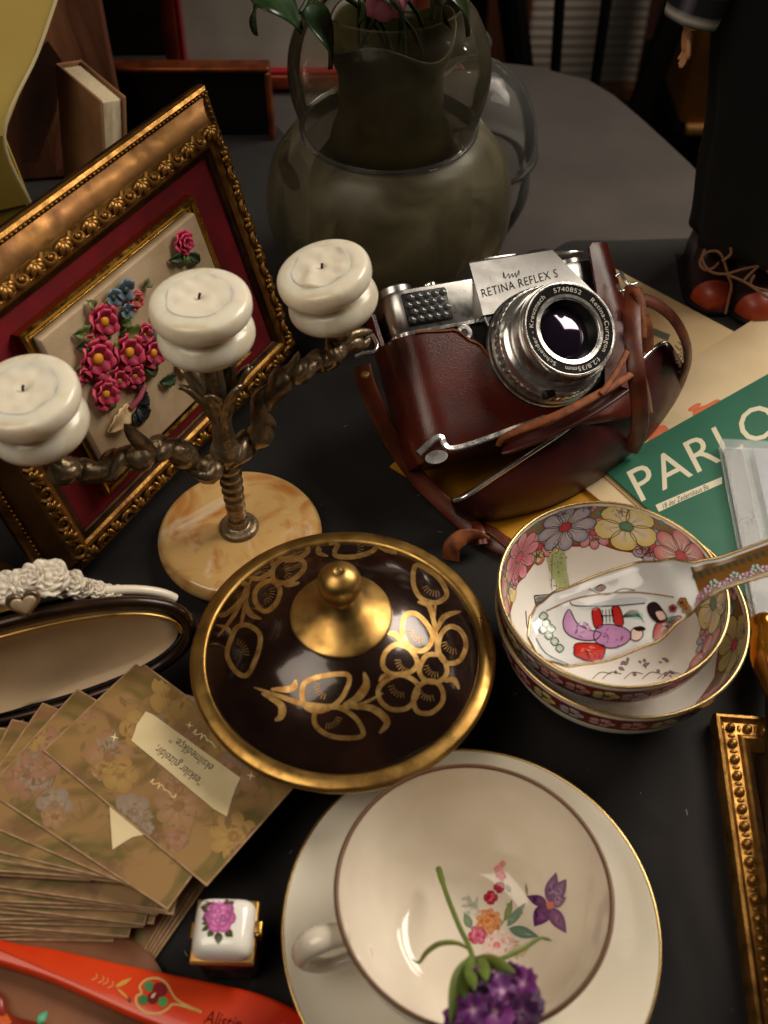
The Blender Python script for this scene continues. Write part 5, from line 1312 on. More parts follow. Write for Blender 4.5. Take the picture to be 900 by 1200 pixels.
# ear handle at the left
ci_ = cm.inverted(); han = math.radians(196)
hx, hy = math.cos(han), math.sin(han)
hp_ = [(.0490, .040), (.056, .0425), (.0635, .040), (.0665, .032), (.063, .022), (.056, .0165), (.0475, .0175), (.040, .0165)]
hs = spline([V((hx * a, hy * a, b)) for a, b in hp_], 6)
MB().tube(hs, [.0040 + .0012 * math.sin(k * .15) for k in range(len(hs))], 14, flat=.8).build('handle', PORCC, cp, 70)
d = Decal()
for px_, py_, qx, qy, w_, e_, m_ in ((640, 1040, 652, 1022, 6, S(96, 52, 110), S(150, 110, 156)), (652, 1048, 664, 1030, 7, S(92, 46, 106), S(170, 132, 170)), (650, 1056, 664, 1052, 6, S(110, 64, 120), S(180, 140, 170)),
                           (636, 1058, 617, 1050, 5, S(86, 34, 92), S(120, 66, 120)), (640, 1064, 626, 1086, 8, S(82, 30, 96), S(130, 76, 130)), (645, 1072, 664, 1094, 6.5, S(98, 48, 106), S(150, 100, 146)), (644, 1050, 648, 1028, 5, S(110, 60, 120), S(190, 150, 186))):
    px_, py_ = lerp(px_, 643, .8), lerp(py_, 1060, .8); d.leaf((px_, py_), (qx, qy), w_ * 1.3, e_, m_, layer=2); d.dabs(((px_ + qx) / 2, (py_ + qy) / 2), w_ * .8, [e_, m_, tuple(c_ * .6 for c_ in e_)], 6, 3.5, 3.5)
d.blob([(640, 1058), (648, 1056), (650, 1064), (642, 1066)], S(206, 120, 90), layer=3, rings=1)
for cx, cy, r_, e_ in ((575, 1052, 8, S(166, 40, 62)), (585, 1040, 6.5, S(160, 36, 60)), (588, 1027, 5, S(190, 90, 104)), (583, 1018, 4, S(206, 124, 130)), (589, 1012, 3.5, S(206, 124, 130))):
    d.flower((cx, cy), r_, 4, e_, tuple(min(1, c * 1.5) for c in e_), e_, None, layer=2)
d.flower((573, 1080), 15, 9, S(206, 140, 90), S(226, 178, 130), S(196, 116, 66), None, layer=2); d.flower((573, 1080), 9, 7, S(200, 124, 76), S(224, 170, 120), S(190, 106, 60), None, layer=3.2)
d.flower((560, 1096), 11, 6, S(190, 84, 110), S(214, 130, 146), S(180, 60, 90), None, layer=3)
d.flower((582, 1108), 18, 7, S(226, 200, 190), S(238, 216, 206), S(206, 120, 120), None, layer=1); d.flower((595, 1100), 8, 5, S(222, 190, 184), S(236, 214, 206), S(200, 110, 110), None, layer=3)
for a_, b_, w_, e_ in (((594, 1086), (616, 1058), 5, S(110, 136, 120)), ((596, 1088), (632, 1098), 7, S(98, 122, 104)), ((632, 1098), (648, 1103), 2, S(110, 120, 96)), ((592, 1080), (600, 1054), 4, S(130, 136, 90)), ((552, 1088), (544, 1070), 5, S(120, 136, 108)),
                       ((618, 1050), (616, 1034), 1.6, S(130, 130, 90)), ((598, 1046), (593, 1036), 3, S(140, 150, 130)), ((554, 1064), (548, 1048), 2, S(160, 166, 150)), ((556, 1066), (560, 1050), 2, S(160, 166, 150)), ((558, 1060), (540, 1062), 2, S(150, 160, 140))):
    d.leaf(a_, b_, w_, e_, tuple(min(1, c * 1.35) for c in e_), layer=1.5)
d.blob([(596, 1116), (606, 1106), (620, 1112), (612, 1122)], S(196, 180, 140), S(214, 196, 160), layer=1); d.curve([(584, 1088), (590, 1080), (592, 1068)], 1, S(120, 136, 100))
random.seed(77)
for cx_, cy_, r_, cs_, n_ in ((573, 1080, 14, [S(206, 120, 60), S(236, 190, 130), S(186, 96, 50), S(226, 160, 100)], 26), (560, 1096, 10, [S(176, 50, 86), S(226, 150, 166), S(196, 90, 120)], 18), (584, 1106, 17, [S(236, 214, 204), S(222, 180, 170), S(214, 150, 140), S(240, 226, 216)], 34), (575, 1052, 6, [S(140, 20, 44), S(210, 90, 106)], 8), (586, 1038, 5, [S(140, 20, 44), S(210, 90, 106)], 7), (586, 1020, 7, [S(206, 110, 120), S(226, 160, 160)], 10),
                           (552, 1062, 12, [S(170, 176, 160), S(190, 190, 176), S(206, 180, 172)], 14), (604, 1112, 12, [S(196, 176, 130), S(180, 160, 120), S(206, 140, 130)], 12), (600, 1070, 12, [S(120, 140, 110), S(150, 160, 130)], 8)):
    d.dabs((cx_, cy_), r_, cs_, n_, 3.6, 5)
d.project(cpo, 'painted_bouquet', PAINT, cp, maxd=.01, step=.00004)
d = Decal(); d.blob([(682, 1072), (690, 1076), (698, 1074), (700, 1078), (690, 1080)], S(120, 140, 90)); 

# ------------------------------------------------------------------ cut flower lying over the cup rim
sw = thing('sweet_william_flower', 'cut purple flower head with a green stem resting on the teacup rim', 'flower', Matrix.Identity(4))
STEMM = M('flower_stem_green', S(104, 122, 48), .5, col2=S(78, 98, 36), ns=90, sss=.15, bump=.2, bs=400, bd=.0005)
sp3 = spline([P(514, 1018, .0215), P(524, 1050, .030), P(538, 1085, .042), P(550, 1110, .052), P(556, 1130, .060)], 6)
MB().tube(sp3, [.0013] * 4 + [.0010] * (len(sp3) - 4), 10).build('stem', STEMM, sw, 80)
def thin_leaf(pts, wd, nm='leaf'):
    s3 = spline([P(*p) for p in pts], 6); n = len(s3)
    o = MB().ribbon(s3, V((0, -.4, .9)), [max(.0004, wd * math.sin(math.pi * min(1, .12 + .86 * k / (n - 1)))) for k in range(n)], .0006).build(nm, STEMM, sw, 80)
thin_leaf([(549, 1112, .053), (535, 1105, .056), (515, 1106, .056), (500, 1116, .052), (491, 1128, .048), (483, 1124, .047)], .0020)
thin_leaf([(556, 1126, .060), (585, 1124, .062), (612, 1112, .060), (632, 1100, .056), (644, 1100, .055)], .0018)
for pts in ([(556, 1122, .060), (540, 1140, .066), (532, 1168, .068), (528, 1200, .066)], [(554, 1120, .060), (546, 1145, .068), (544, 1170, .072)], [(560, 1124, .062), (580, 1128, .070), (604, 1140, .074)], [(558, 1122, .061), (566, 1134, .072), (570, 1150, .078)], [(556, 1124, .062), (552, 1140, .072), (556, 1160, .078)]):
    thin_leaf(pts, .0048, 'bract')
hc = P(582, 1172, .066); random.seed(21)
M_PET = M('purple_petals', (1, 1, 1), .55, attr=True, sheen=.2)
for k, (fx_, fy_) in enumerate(((546, 1164), (560, 1149), (580, 1141), (601, 1140), (620, 1150), (612, 1164), (590, 1160), (570, 1172), (550, 1186), (601, 1180), (581, 1190), (624, 1174), (560, 1203), (605, 1200), (535, 1196), (584, 1212), (618, 1192))):
    fx_, fy_ = lerp(578, fx_, .84), lerp(1170, fy_, .86)
    c = P(fx_, fy_, .068 - .0000008 * ((fx_ - 582) ** 2 + (fy_ - 1172) ** 2) + random.uniform(-.002, .003))
    dr = ((EYE - c).normalized() + V((random.uniform(-.55, .55), random.uniform(-.55, .55), random.uniform(-.1, .3)))).normalized()
    m3 = dr.to_track_quat('Z', 'Y').to_matrix() @ Matrix.Rotation(random.uniform(0, 6), 3, 'Z')
    for q_ in range(1): MB().tube(spline([hc - V((0, -.010, .008)), c.lerp(hc, .4) - dr * .006, c - dr * .0008], 4), .0007, 6).build('pedicel', STEMM, sw, 80)
    mb = MB(); mb.c = []; bc = random.choice([S(84, 10, 92), S(58, 6, 66), S(104, 18, 106), S(38, 5, 44), S(92, 14, 88)]); r_ = random.uniform(.0050, .0072)
    for p_ in range(5):
        an = p_ * 1.2566
        def pet(u, v, an=an):
            s = (v - .5) * 2; wv = r_ * .50 * math.sin(math.pi * min(1, .08 + .72 * u)); x = r_ * u * (1 - .10 * abs(math.sin(v * 9.4)) * (u > .9))
            return c + m3 @ V((x * math.cos(an) - s * wv * math.sin(an), x * math.sin(an) + s * wv * math.cos(an), .0012 * u + .0006 * math.sin(v * 6.3) * u - .0010 * u * u * s * s))
        mb.grid(pet, 5, 5)
        for i in range(5):
            for j in range(5): t_ = i / 4; mb.c.append([(S(206, 170, 190)[q_] if i == 0 else lerp(S(150, 80, 150)[q_], bc[q_], .6) if i == 1 else bc[q_] * (.75 if j == 2 else 1.05) if i < 4 else min(1, bc[q_] * 1.25 + .008)) for q_ in range(3)])
    mb.build('floret', M_PET, sw, 70)
# ------------------------------------------------------------------ little porcelain box
pb0 = P(261, 1084, .033); 
bxm = Matrix.Translation((pb0.x, pb0.y, 0)) @ Matrix.Rotation(math.radians(-1.5), 4, 'Z')
pbx = thing('trinket_box', 'tiny white porcelain box with a pink rose on its lid', 'trinket box', bxm)
q0 = P(224, 1085, .031); q1 = P(299, 1085, .031); ws = (q1 - q0).length
bz = .023
MB().box((0, 0, bz / 2 + .0002), (ws * .90, ws * .88, bz), bev=.003).build('base', M('painted_dark_base', S(70, 44, 48), .2, col2=S(120, 86, 96), ns=120, lo=.5, hi=.7, coat=.5), pbx, 40)
MB().box((0, 0, bz + .0010), (ws * 1.0, ws * .985, .0022), bev=.0005).build('brass_band', BRASS, pbx, 30)
MB().box((0, 0, bz + .0030), (ws * .985, ws * .97, .0012), bev=.0005).build('brass_band', BRASS, pbx, 30)
lid2 = MB(); rs = []
for k in range(12):
    a = k / 11 * math.pi / 2; h = .0022 + .0075 * math.sin(a); f_ = math.cos(a) ** .45 if k < 11 else 0
    rr = []
    for j in range(48):
        t_ = 2 * math.pi * j / 48; ex = 5.0
        cx = math.copysign(abs(math.cos(t_)) ** (2 / ex), math.cos(t_)); cy = math.copysign(abs(math.sin(t_)) ** (2 / ex), math.sin(t_))
        rr.append(V((cx * ws * .478 * f_, cy * ws * .470 * f_, bz + .0018 + h)))
    rs.append(rr)
lid_o = lid2.rings(rs, cap0=True).build('lid', PORCW, pbx, 60)
MB().box((ws * .515, .001, bz + .001), (.0022, .0046, .0105), bev=.0005).build('clasp', BRASS, pbx, 30)
MB().box((ws * .54, .001, bz + .003), (.0025, .0062, .0035), bev=.0008).build('clasp', GOLDP, pbx, 30)
MB().tube([V((-ws * .505, -.003, bz + .002)), V((-ws * .505, .003, bz + .002))], .0012, 10).build('hinge', BRASS, pbx, 60)
d = Decal()
for a_, b_, w_ in (((250, 1068), (234, 1057), 7), ((262, 1062), (276, 1054), 5), ((248, 1080), (236, 1083), 3), ((246, 1085), (236, 1091), 3), ((250, 1090), (243, 1098), 4), ((256, 1092), (256, 1107), 5), ((264, 1090), (273, 1098), 5), ((246, 1076), (236, 1077), 2)):
    d.leaf(a_, b_, w_, S(52, 58, 30), S(84, 92, 48), layer=1, vein=S(40, 44, 24))
for r_, n, l in ((18, 7, 2), (13, 6, 3.2), (8.5, 5, 4.4), (4.5, 4, 5.6)):
    for k in range(n):
        an = 2 * math.pi * k / n + l; c = (257 + math.cos(an) * r_ * .62, 1073 + math.sin(an) * r_ * .68)
        o_ = [(c[0] + r_ * .50 * math.cos(j * .6283), c[1] + r_ * .50 * math.sin(j * .6283)) for j in range(10)]
        f_ = .75 + .35 * ((k * 7 + int(l)) % 3) / 2
        d.blob(o_, tuple(c_ * f_ for c_ in S(176, 70, 142)), tuple(min(1, c_ * f_) for c_ in S(226, 158, 204)), layer=l + .1 * k, rings=2)
d.project(lid_o, 'painted_rose', PAINT, pbx, step=.00002)

# ------------------------------------------------------------------ round wooden board with painted paper knife
WOODB = M('worn_brown_wood', S(136, 88, 58), .55, col2=S(98, 58, 36), ns=22, stretch=(1, .25, 1), bump=.25, bs=140, bd=.0008, col3=S(160, 112, 78), ns3=12)
wc = P(40, 1240, .004)
wb = tag(MB().lathe([(0, 0), (.060, 0), (.0625, .0015), (.0625, .0035), (.060, .005), (0, .005)], 80).build('wooden_board', WOODB, smooth=40), 'round worn brown wooden board under the orange paper knife', 'board'); 
rr = (P(188, 1135, .005) - wc).length
wb.scale = (rr / .0625, rr / .0625, 1); at(wb, Matrix.Translation((wc.x, wc.y, 0)) @ Matrix.Diagonal((rr / .0625, rr / .0625, 1, 1)))
ORANGE = M('orange_lacquer', S(212, 62, 18), .34, col2=S(190, 34, 12), ns=26, lo=.45, hi=.75, coat=.25, bump=.1, bs=200, bd=.0004)
zk = .012
up_ = [(-60, 1082), (-20, 1094), (20, 1104), (60, 1110), (110, 1121), (180, 1136), (230, 1146), (290, 1159), (325, 1171), (350, 1184), (372, 1202), (384, 1222)]
lo_ = [(376, 1262), (330, 1262), (280, 1246), (240, 1226), (190, 1206), (150, 1190), (110, 1172), (60, 1150), (20, 1136), (-20, 1124), (-60, 1112)]
ol = [P(x, y, zk) for x, y in up_ + lo_]; kc = V((sum(p.x for p in ol) / len(ol), sum(p.y for p in ol) / len(ol), 0))
kn_ = thing('paper_knife', 'orange lacquered wooden paper knife with painted heart and writing', 'paper knife', Matrix.Translation((kc.x, kc.y, 0)))
sm_ = [(p.x, p.y) for p in spline([V((p.x, p.y, 0)) for p in ol], 4, True)]
blade = MB().prism([(x - kc.x, y - kc.y) for x, y in sm_], .0052, zk, bev=.0022).build('blade', ORANGE, kn_, 45)
d = Decal(); CRY = S(214, 172, 104)
d.curve([(198, 1181), (188, 1187), (172, 1187), (161, 1178), (160, 1168), (166, 1164), (164, 1156), (172, 1148), (186, 1147), (196, 1154), (204, 1168), (214, 1176), (234, 1185)], 2.6, CRY, 2)
d.curve([(236, 1186), (206, 1177), (198, 1181)], 2.6, CRY, 2)
for x, y, r_, c in ((175, 1156, 6, S(70, 140, 84)), (187, 1160, 9, S(130, 20, 30)), (168, 1172, 6, S(60, 120, 64)), (191, 1174, 6, S(80, 150, 80)), (179, 1170, 7, S(110, 16, 26))):
    d.blob([(x + r_ * math.cos(k * .628), y + r_ * math.sin(k * .628)) for k in range(10)], c, layer=1.2, rings=2)
d.leaf((177, 1170), (183, 1163), 1.6, S(226, 200, 150), layer=2)
for a_, b_, w_ in (((135, 1157), (155, 1146), 2.6), ((137, 1158), (152, 1172), 1.6)): d.leaf(a_, b_, w_, S(206, 156, 70), layer=2)
d.leaf((150, 1168), (153, 1176), 2, S(80, 30, 20), layer=1)
for x, y in ((110, 1144), (118, 1147), (123, 1149), (129, 1153)): d.curve([(x + 3, y - 3), (x + 3, y + 2), (x - 3, y + 5)], 1.5, S(214, 140, 80))
d.text('Alistin', (238, 1199), 24, .22, S(66, 20, 12), shear=.25, layer=2, sx=.72)
d.project(blade, 'painted_heart', PAINT, kn_)
# second lacquered piece under it at the left
p1 = [(-40, 1150), (0, 1163), (6, 1180), (18, 1190), (44, 1197), (60, 1206), (62, 1240), (-40, 1240)]
ol2 = [P(x, y, .010) for x, y in p1]; k2 = V((sum(p.x for p in ol2) / 8, sum(p.y for p in ol2) / 8, 0))
lk = thing('lacquered_spoon', 'orange lacquered wooden piece with a green leaf on the round board', 'wooden spoon', Matrix.Translation((k2.x, k2.y, 0)))
bl2 = MB().prism([(p.x - k2.x, p.y - k2.y) for p in spline([V((p.x, p.y, 0)) for p in ol2], 4, True)], .0052, .010, bev=.002).build('blade', M('brown_red_lacquer', S(150, 44, 20), .35, col2=S(90, 28, 16), ns=60, coat=.2), lk, 45)
d = Decal(); d.leaf((44, 1200), (56, 1184), 5, S(60, 150, 110), S(110, 196, 150), layer=1); d.blob([(-5, 1190), (8, 1188), (14, 1198), (4, 1206), (-6, 1204)], S(206, 90, 30), layer=1)
d.project([bl2, wb], 'painted_leaf', PAINT, lk, maxd=.02)

# ------------------------------------------------------------------ heap of printed cards
def card_mat(name, seed):
    m = M(name, S(150, 116, 70), .45, col2=S(104, 90, 42), ns=34 + seed * 3, lo=.46, hi=.62, dist=1.4, col3=S(132, 84, 64), ns3=26 + seed * 4, rvar=.05)
    return m
CARDM = [card_mat('floral_card_print_%d' % k, k) for k in range(3)]
CEDGE = M('card_paper_edge', S(178, 146, 110), .7, col2=S(150, 116, 80), ns=200)
cw_, ch_, cth = .098, .058, .00062
cards = []
NC = 44
card_bot = [(30, 1020), (60, 1010)]
for i in range(NC):
    t_ = i / (NC - 1); z = .0006 + i * cth
    if i < 5: ang, c = -30 + i * 1.5, (96 - 4 * i, 1024 - 2 * i)
    elif i < 30:
        k = (i - 5) / 24; ang = lerp(1, -6, k) + (3.2 * math.sin(i * 2.3)); c = (lerp(10, 92, k) + 7 * math.sin(i * 1.7), lerp(1024, 966, k) + 4 * math.sin(i * 3.1))
    elif i < 40:
        k = (i - 30) / 9; ang = lerp(7, -9, k) + 3.5 * math.sin(i * 2.9); c = (lerp(-72, 88, k) + 8 * math.sin(i * 4.4), lerp(946, 942, k) + 3 * math.sin(i * 2.1))
    else: ang, c = {40: (-13, (104, 940)), 41: (-22, (120, 934)), 42: (-31, (140, 928)), 43: (-37.5, (200, 897))}[i]
    p = P(c[0], c[1], z)
    lbl = {43: 'top printed floral card of the heap with two lines of script on tape', 42: 'floral card under the top card with a torn paper triangle'}.get(i, 'floral printed card in the sagging heap beside the oval box')
    t = thing('printed_card', lbl, 'card', Matrix.Translation((p.x, p.y, z)) @ Matrix.Rotation(math.radians(ang), 4, 'Z'), 'heap of printed floral cards')
    if i == 0:
        cs1 = MB().box((0, 0, cth / 2), (cw_, ch_, cth * .92), bev=.0002).build('sheet', CEDGE, t, 20); base_card = cs1
        o = cs1
    else: o = share(base_card, 'sheet', t, Matrix.Identity(4))
    cards.append((t, o))
PR = {}
for k in range(3):
    PR[k] = None
for i, (t, o) in enumerate(cards):
    k = i % 3; mt = Matrix.Identity(4)
    if PR[k] is None:
        PR[k] = MB().box((0, 0, cth * .99), (cw_ - .0016, ch_ - .0016, .00008)).build('print_face', CARDM[k], t, 0)
    else: share(PR[k], 'print_face', t, mt)
top_t, top_o = cards[-1]; sec_t, sec_o = cards[-2]
def vflower(d, x, y, r, e, m, h, n=7, l=2): d.flower((x, y), r, n, e, m, h, None, layer=l, rot=x)
random.seed(33)
BRN = [S(120, 96, 50), S(104, 84, 44), S(140, 112, 66), S(92, 76, 40)]
def card_art(tgt, parent, box, n, nm):
    d = Decal()
    for k in range(n):
        x, y = random.uniform(box[0], box[2]), random.uniform(box[1], box[3]); an = random.uniform(0, 6.28); L = random.uniform(10, 24)
        d.leaf((x, y), (x + L * math.cos(an), y + L * math.sin(an)), L * .2, random.choice(BRN), random.choice(BRN), layer=1 + .02 * k)
    for k in range(n // 3):
        x, y = random.uniform(box[0], box[2]), random.uniform(box[1], box[3])
        e, m, h = random.choice([(S(150, 96, 84), S(176, 124, 108), S(130, 76, 66)), (S(176, 136, 64), S(196, 160, 90), S(140, 96, 40)), (S(140, 130, 128), S(170, 158, 150), S(120, 100, 90)), (S(160, 110, 80), S(186, 146, 116), S(130, 86, 50))])
        vflower(d, x, y, random.choice((8, 11, 15, 21, 28)), e, m, h, n=random.choice((5, 6, 8)), l=2 + .03 * k); d.dabs((x, y), 16, [e, m, h, random.choice(BRN)], 10, 5, 3 + .02 * k)
    for k in range(n // 4):
        x, y = random.uniform(box[0], box[2]), random.uniform(box[1], box[3]); d.curve([(x, y), (x + random.uniform(-16, 16), y + random.uniform(-16, 16)), (x + random.uniform(-30, 30), y + random.uniform(-30, 30))], 1.2, S(110, 88, 48), 3)
    d.c = [tuple(lerp(c_[q_], S(140, 110, 66)[q_], .52) for q_ in range(3)) for c_ in d.c]
    return d
topf = [c for c in top_t.children if c.name.startswith('print_face')][0]; secf = [c for c in sec_t.children if c.name.startswith('print_face')][0]
d = card_art(topf, top_t, (90, 810, 320, 990), 74, '')
STAR = S(236, 214, 160)
for x, y, r_ in ((134, 864, 6), (294, 909, 6), (222, 850, 5)):
    d.blob([(x + (r_ if k % 2 == 0 else r_ * .22) * math.cos(k * .785 + .2), y + (r_ if k % 2 == 0 else r_ * .22) * math.sin(k * .785 + .2)) for k in range(8)], STAR, layer=5, rings=1)
for (x0_, y0_), n_, cc_ in (((226, 856), 13, STAR), ((176, 914), 15, S(226, 200, 140))):
    d.curve([(x0_ + q_ * 2.2 + 2.4 * math.sin(q_ * 2.1), y0_ + q_ * 1.45 + 3.2 * math.cos(q_ * 2.6)) for q_ in range(n_)], 1.1, cc_, 5)
d.project(topf, 'flower_print', PRINT, top_t, step=.000008, base=.00003)
d = card_art(secf, sec_t, (10, 850, 235, 1010), 74, '')
for x, y, r_ in ((178, 955, 5), (200, 990, 4)):
    d.blob([(x + (r_ if k % 2 == 0 else r_ * .22) * math.cos(k * .785 + .2), y + (r_ if k % 2 == 0 else r_ * .22) * math.sin(k * .785 + .2)) for k in range(8)], STAR, layer=5, rings=1)
d.project(secf, 'flower_print', PRINT, sec_t, step=.000008, base=.00003)
# paper tapes
TAPE = M('cream_tape', S(232, 214, 170), .65, col2=S(220, 200, 152), ns=60, bump=.15, bs=120, bd=.0006)
def tape(name, pts, z, parent, zt):
    inv = world(parent).inverted(); w3 = [inv @ P(x, y, z) for x, y in pts]
    zz = w3[0].z
    return MB().prism([(p.x, p.y) for p in w3], zz, zz + .0003).build(name, TAPE, parent, 20)
zt_top = .0006 + 43 * cth + cth * 1.12; zt_sec = .0006 + 42 * cth + cth * 1.12
tp1 = tape('paper_tape', [(171, 834), (180, 838), (282, 912), (277, 922), (272, 936), (266, 957), (250, 948), (200, 906), (154, 868), (158, 858), (160, 850)], zt_top, top_t, 0)
lab(tp1, 'torn cream tape with two lines of script')
d = Decal(); IK = S(56, 40, 26)
d.text('“eskiler güzeldir,', (240, 915), 15.5, math.pi + .66, IK, shear=.3, layer=1, sx=.66)
d.text('eksilmedikçe.”', (252, 898), 15.5, math.pi + .66, IK, shear=.3, layer=1, sx=.66)
d.project(tp1, 'script', PRINT, tp1 if False else top_t, step=.00001, base=.00004)
tp2 = tape('paper_triangle', [(128, 935), (136, 946), (156, 962), (176, 977), (156, 981), (144, 988), (132, 996), (130, 970)], zt_sec, sec_t, 0)

# ------------------------------------------------------------------ open oval box at the left
h0 = .018
ha, hb_ = P(20, 838, h0), P(155, 801, h0); hx_ = (hb_ - ha); hx_.z = 0; hx_.normalize(); hn = V((hx_.y, -hx_.x, 0))
hm = (ha + hb_) / 2 - hx_ * .012
lean = math.radians(14); hw = (V((0, 0, 1)) * math.cos(lean) - hn * math.sin(lean)).normalized(); hz_ = hx_.cross(hw)
OB = frame_matrix(V((hm.x, hm.y, 0)), hx_, V((-hx_.y, hx_.x, 0)), V((0, 0, 1)))
ob = thing('oval_box', 'open oval box with cream padded lid, dark rim and white porcelain lace', 'jewellery box', OB)
DARKR = M('dark_bronze_rim', S(60, 40, 26), .35, .6, col2=S(34, 22, 14), ns=60, rvar=.1, coat=.3)
CREAM = M('cream_satin', S(224, 196, 160), .5, col2=S(206, 174, 134), ns=18, sheen=.3, bump=.15, bs=60, bd=.001)
LACE = M('white_lace_porcelain', S(234, 222, 202), .3, sss=.15, coat=.2)
AX, AY = .070, .0275
inv = OB.inverted(); lw_ = (inv.to_3x3() @ hw)
def lidp(u, w, o=0.0):                           # lid plane coordinates, origin at the hinge
    nrm = V((1, 0, 0)).cross(lw_); 
    return V((u, 0, h0)) + lw_ * w + nrm * o
def oval(k, n, ax, ay, sharp=2.0):
    a = 2 * math.pi * k / n; return ax * math.copysign(abs(math.cos(a)) ** (2 / 2.2), math.cos(a)), ay * math.copysign(abs(math.sin(a)) ** (2 / 2.2), math.sin(a))
n = 80
ringl = [lidp(oval(k, n, AX, AY)[0], AY + oval(k, n, AX, AY)[1], .002) for k in range(n)]
MB().tube(ringl, .0030, 10, closed=True).build('lid_rim', DARKR, ob, 80)
MB().tube([lidp(oval(k, n, AX - .004, AY - .004)[0], AY + oval(k, n, AX - .004, AY - .004)[1], .0055) for k in range(0, 41)], .0010, 8).build('lid_piping', BRASS, ob, 80)
def pad(u, v):
    a = 2 * math.pi * v; x, y = oval(v * n, n, (AX - .005) * u, (AY - .005) * u)
    dip = -.004 + .009 * (u ** 5) * (.6 + .4 * math.sin(a * 2 + 1)) * (1 if u < 1 else 0) + .0022 * noise.noise(V((x * 30, y * 45, 2)))
    if y < 0: dip += .004 * math.exp(-((y + .027 + .008 * math.sin(x * 40)) / .008) ** 2)
    return lidp(x, AY + y, dip if u < .999 else .001)
MB().grid(pad, 22, 80, cv=True).build('padded_lining', CREAM, ob, 80)
def bck(u, v):
    x, y = oval(v * n, n, AX * u, AY * u); return lidp(x, AY + y, -.006 - .008 * (1 - u * u))
MB().grid(bck, 10, 80, cv=True).build('lid_back', DARKR, ob, 80)
# porcelain lace flowers along the top of the lid
random.seed(17); rose = None
def lace_flower(r):
    mb = MB()
    for l in range(3):
        for k in range(5):
            a = 2 * math.pi * k / 5 + l * .6; R = r * (1 - .27 * l)
            def pet(u, v, a=a, R=R, l=l):
                s = (v - .5) * 2; rad = R * (.1 + .9 * u); wd = R * .62 * math.sin(math.pi * (.1 + .8 * u))
                return V((rad * math.cos(a) - s * wd * math.sin(a), rad * math.sin(a) + s * wd * math.cos(a), l * r * .18 + R * (.45 * u * u - .15 * s * s * u + .08 * math.sin(6 * v) * u)))
            mb.grid(pet, 5, 6)
    mb.ball((0, 0, r * .3), r * .25, 8, 5); return mb
for x, y, r_ in ((4, 690, .0105), (30, 684, .010), (57, 679, .0125), (84, 684, .0085), (100, 689, .0065), (112, 691, .006), (124, 694, .0055), (136, 695, .005), (66, 674, .008), (38, 676, .008), (-22, 700, .011), (44, 690, .007), (72, 690, .007), (93, 693, .006), (16, 700, .008)):
    base = OB.inverted() @ PP(x, y, OB @ lidp(0, AY, -.006), (OB.to_3x3() @ V((1, 0, 0)).cross(lw_)))
    up = (lw_ * .75 + V((random.uniform(-.3, .3), -.55, .2))).normalized(); mt = Matrix.Translation(base) @ up.to_track_quat('Z', 'Y').to_matrix().to_4x4() @ Matrix.Rotation(random.uniform(0, 6), 4, 'Z') @ Matrix.Scale(r_ * .72 / .01, 4)
    if rose is None: rose = lace_flower(.01).build('porcelain_flower', LACE, ob, 70); md = rose.modifiers.new('t', 'SOLIDIFY'); md.thickness = .0008; rose.matrix_basis = mt
    else:
        o = share(rose, 'porcelain_flower', ob, mt); md = o.modifiers.new('t', 'SOLIDIFY'); md.thickness = .0008
lt = [lidp(*oval(k, n, AX + .003, AY + .001)) for k in range(n)]
MB().tube([lidp(oval(k, n, AX, AY)[0], AY + oval(k, n, AX, AY)[1] + .001, -.006) for k in range(4, 16)], .0022, 8).build('lace_band', LACE, ob, 80)
# heart shaped catch
hcp = OB.inverted() @ PP(28, 704, OB @ lidp(0, AY, .008), (OB.to_3x3() @ V((1, 0, 0)).cross(lw_)))
hpts = []
for k in range(36):
    a = 2 * math.pi * k / 36; hpts.append((.00058 * 16 * math.sin(a) ** 3 * .78, .00058 * .78 * (13 * math.cos(a) - 5 * math.cos(2 * a) - 2 * math.cos(3 * a) - math.cos(4 * a))))
nrm = V((1, 0, 0)).cross(lw_)
hmt = frame_matrix(hcp, V((1, 0, 0)), lw_, nrm)
MB().prism(hpts, 0, .0025, bev=.0006).xf(hmt).build('heart_catch', M('pewter', S(150, 132, 108), .35, .8), ob, 40)
MB().prism([(x * .72, y * .72) for x, y in hpts], .002, .0034, bev=.0008).xf(hmt).build('heart_inset', M('pearl_inset', S(206, 186, 150), .25, coat=.4), ob, 40)
# base half
def wall(u, v):
    x, y = oval(u * n, n, AX, AY); return V((x, -AY - .002 + y, .001 + (h0 - .003) * v))
bs_ = MB().grid(wall, n, 5, cu=True).build('base_wall', DARKR, ob, 60); md = bs_.modifiers.new('t', 'SOLIDIFY'); md.thickness = .0022; md.offset = -1
MB().prism([(oval(k, n, AX - .001, AY - .001)[0], oval(k, n, AX - .001, AY - .001)[1] - AY - .002) for k in range(n)], .0008, .003).build('base_floor', M('black_velvet', S(16, 13, 12), .95), ob, 20)
MB().tube([V((oval(k, n, AX, AY)[0], oval(k, n, AX, AY)[1] - AY - .002, h0 - .0015)) for k in range(n)], .0016, 8, closed=True).build('base_piping', M('white_piping', S(220, 204, 180), .4), ob, 80)
for x, y in ((155, 801), (20, 838)):
    c = OB.inverted() @ P(x, y, h0 + .001)
    MB().box((c.x, -.001, h0 + .002), (.013, .002, .0022), bev=.0005).build('hinge', BRONZE, ob, 30); MB().box((c.x, -.003, h0 + .0005), (.006, .005, .003), bev=.0005).build('hinge', BRONZE, ob, 30)

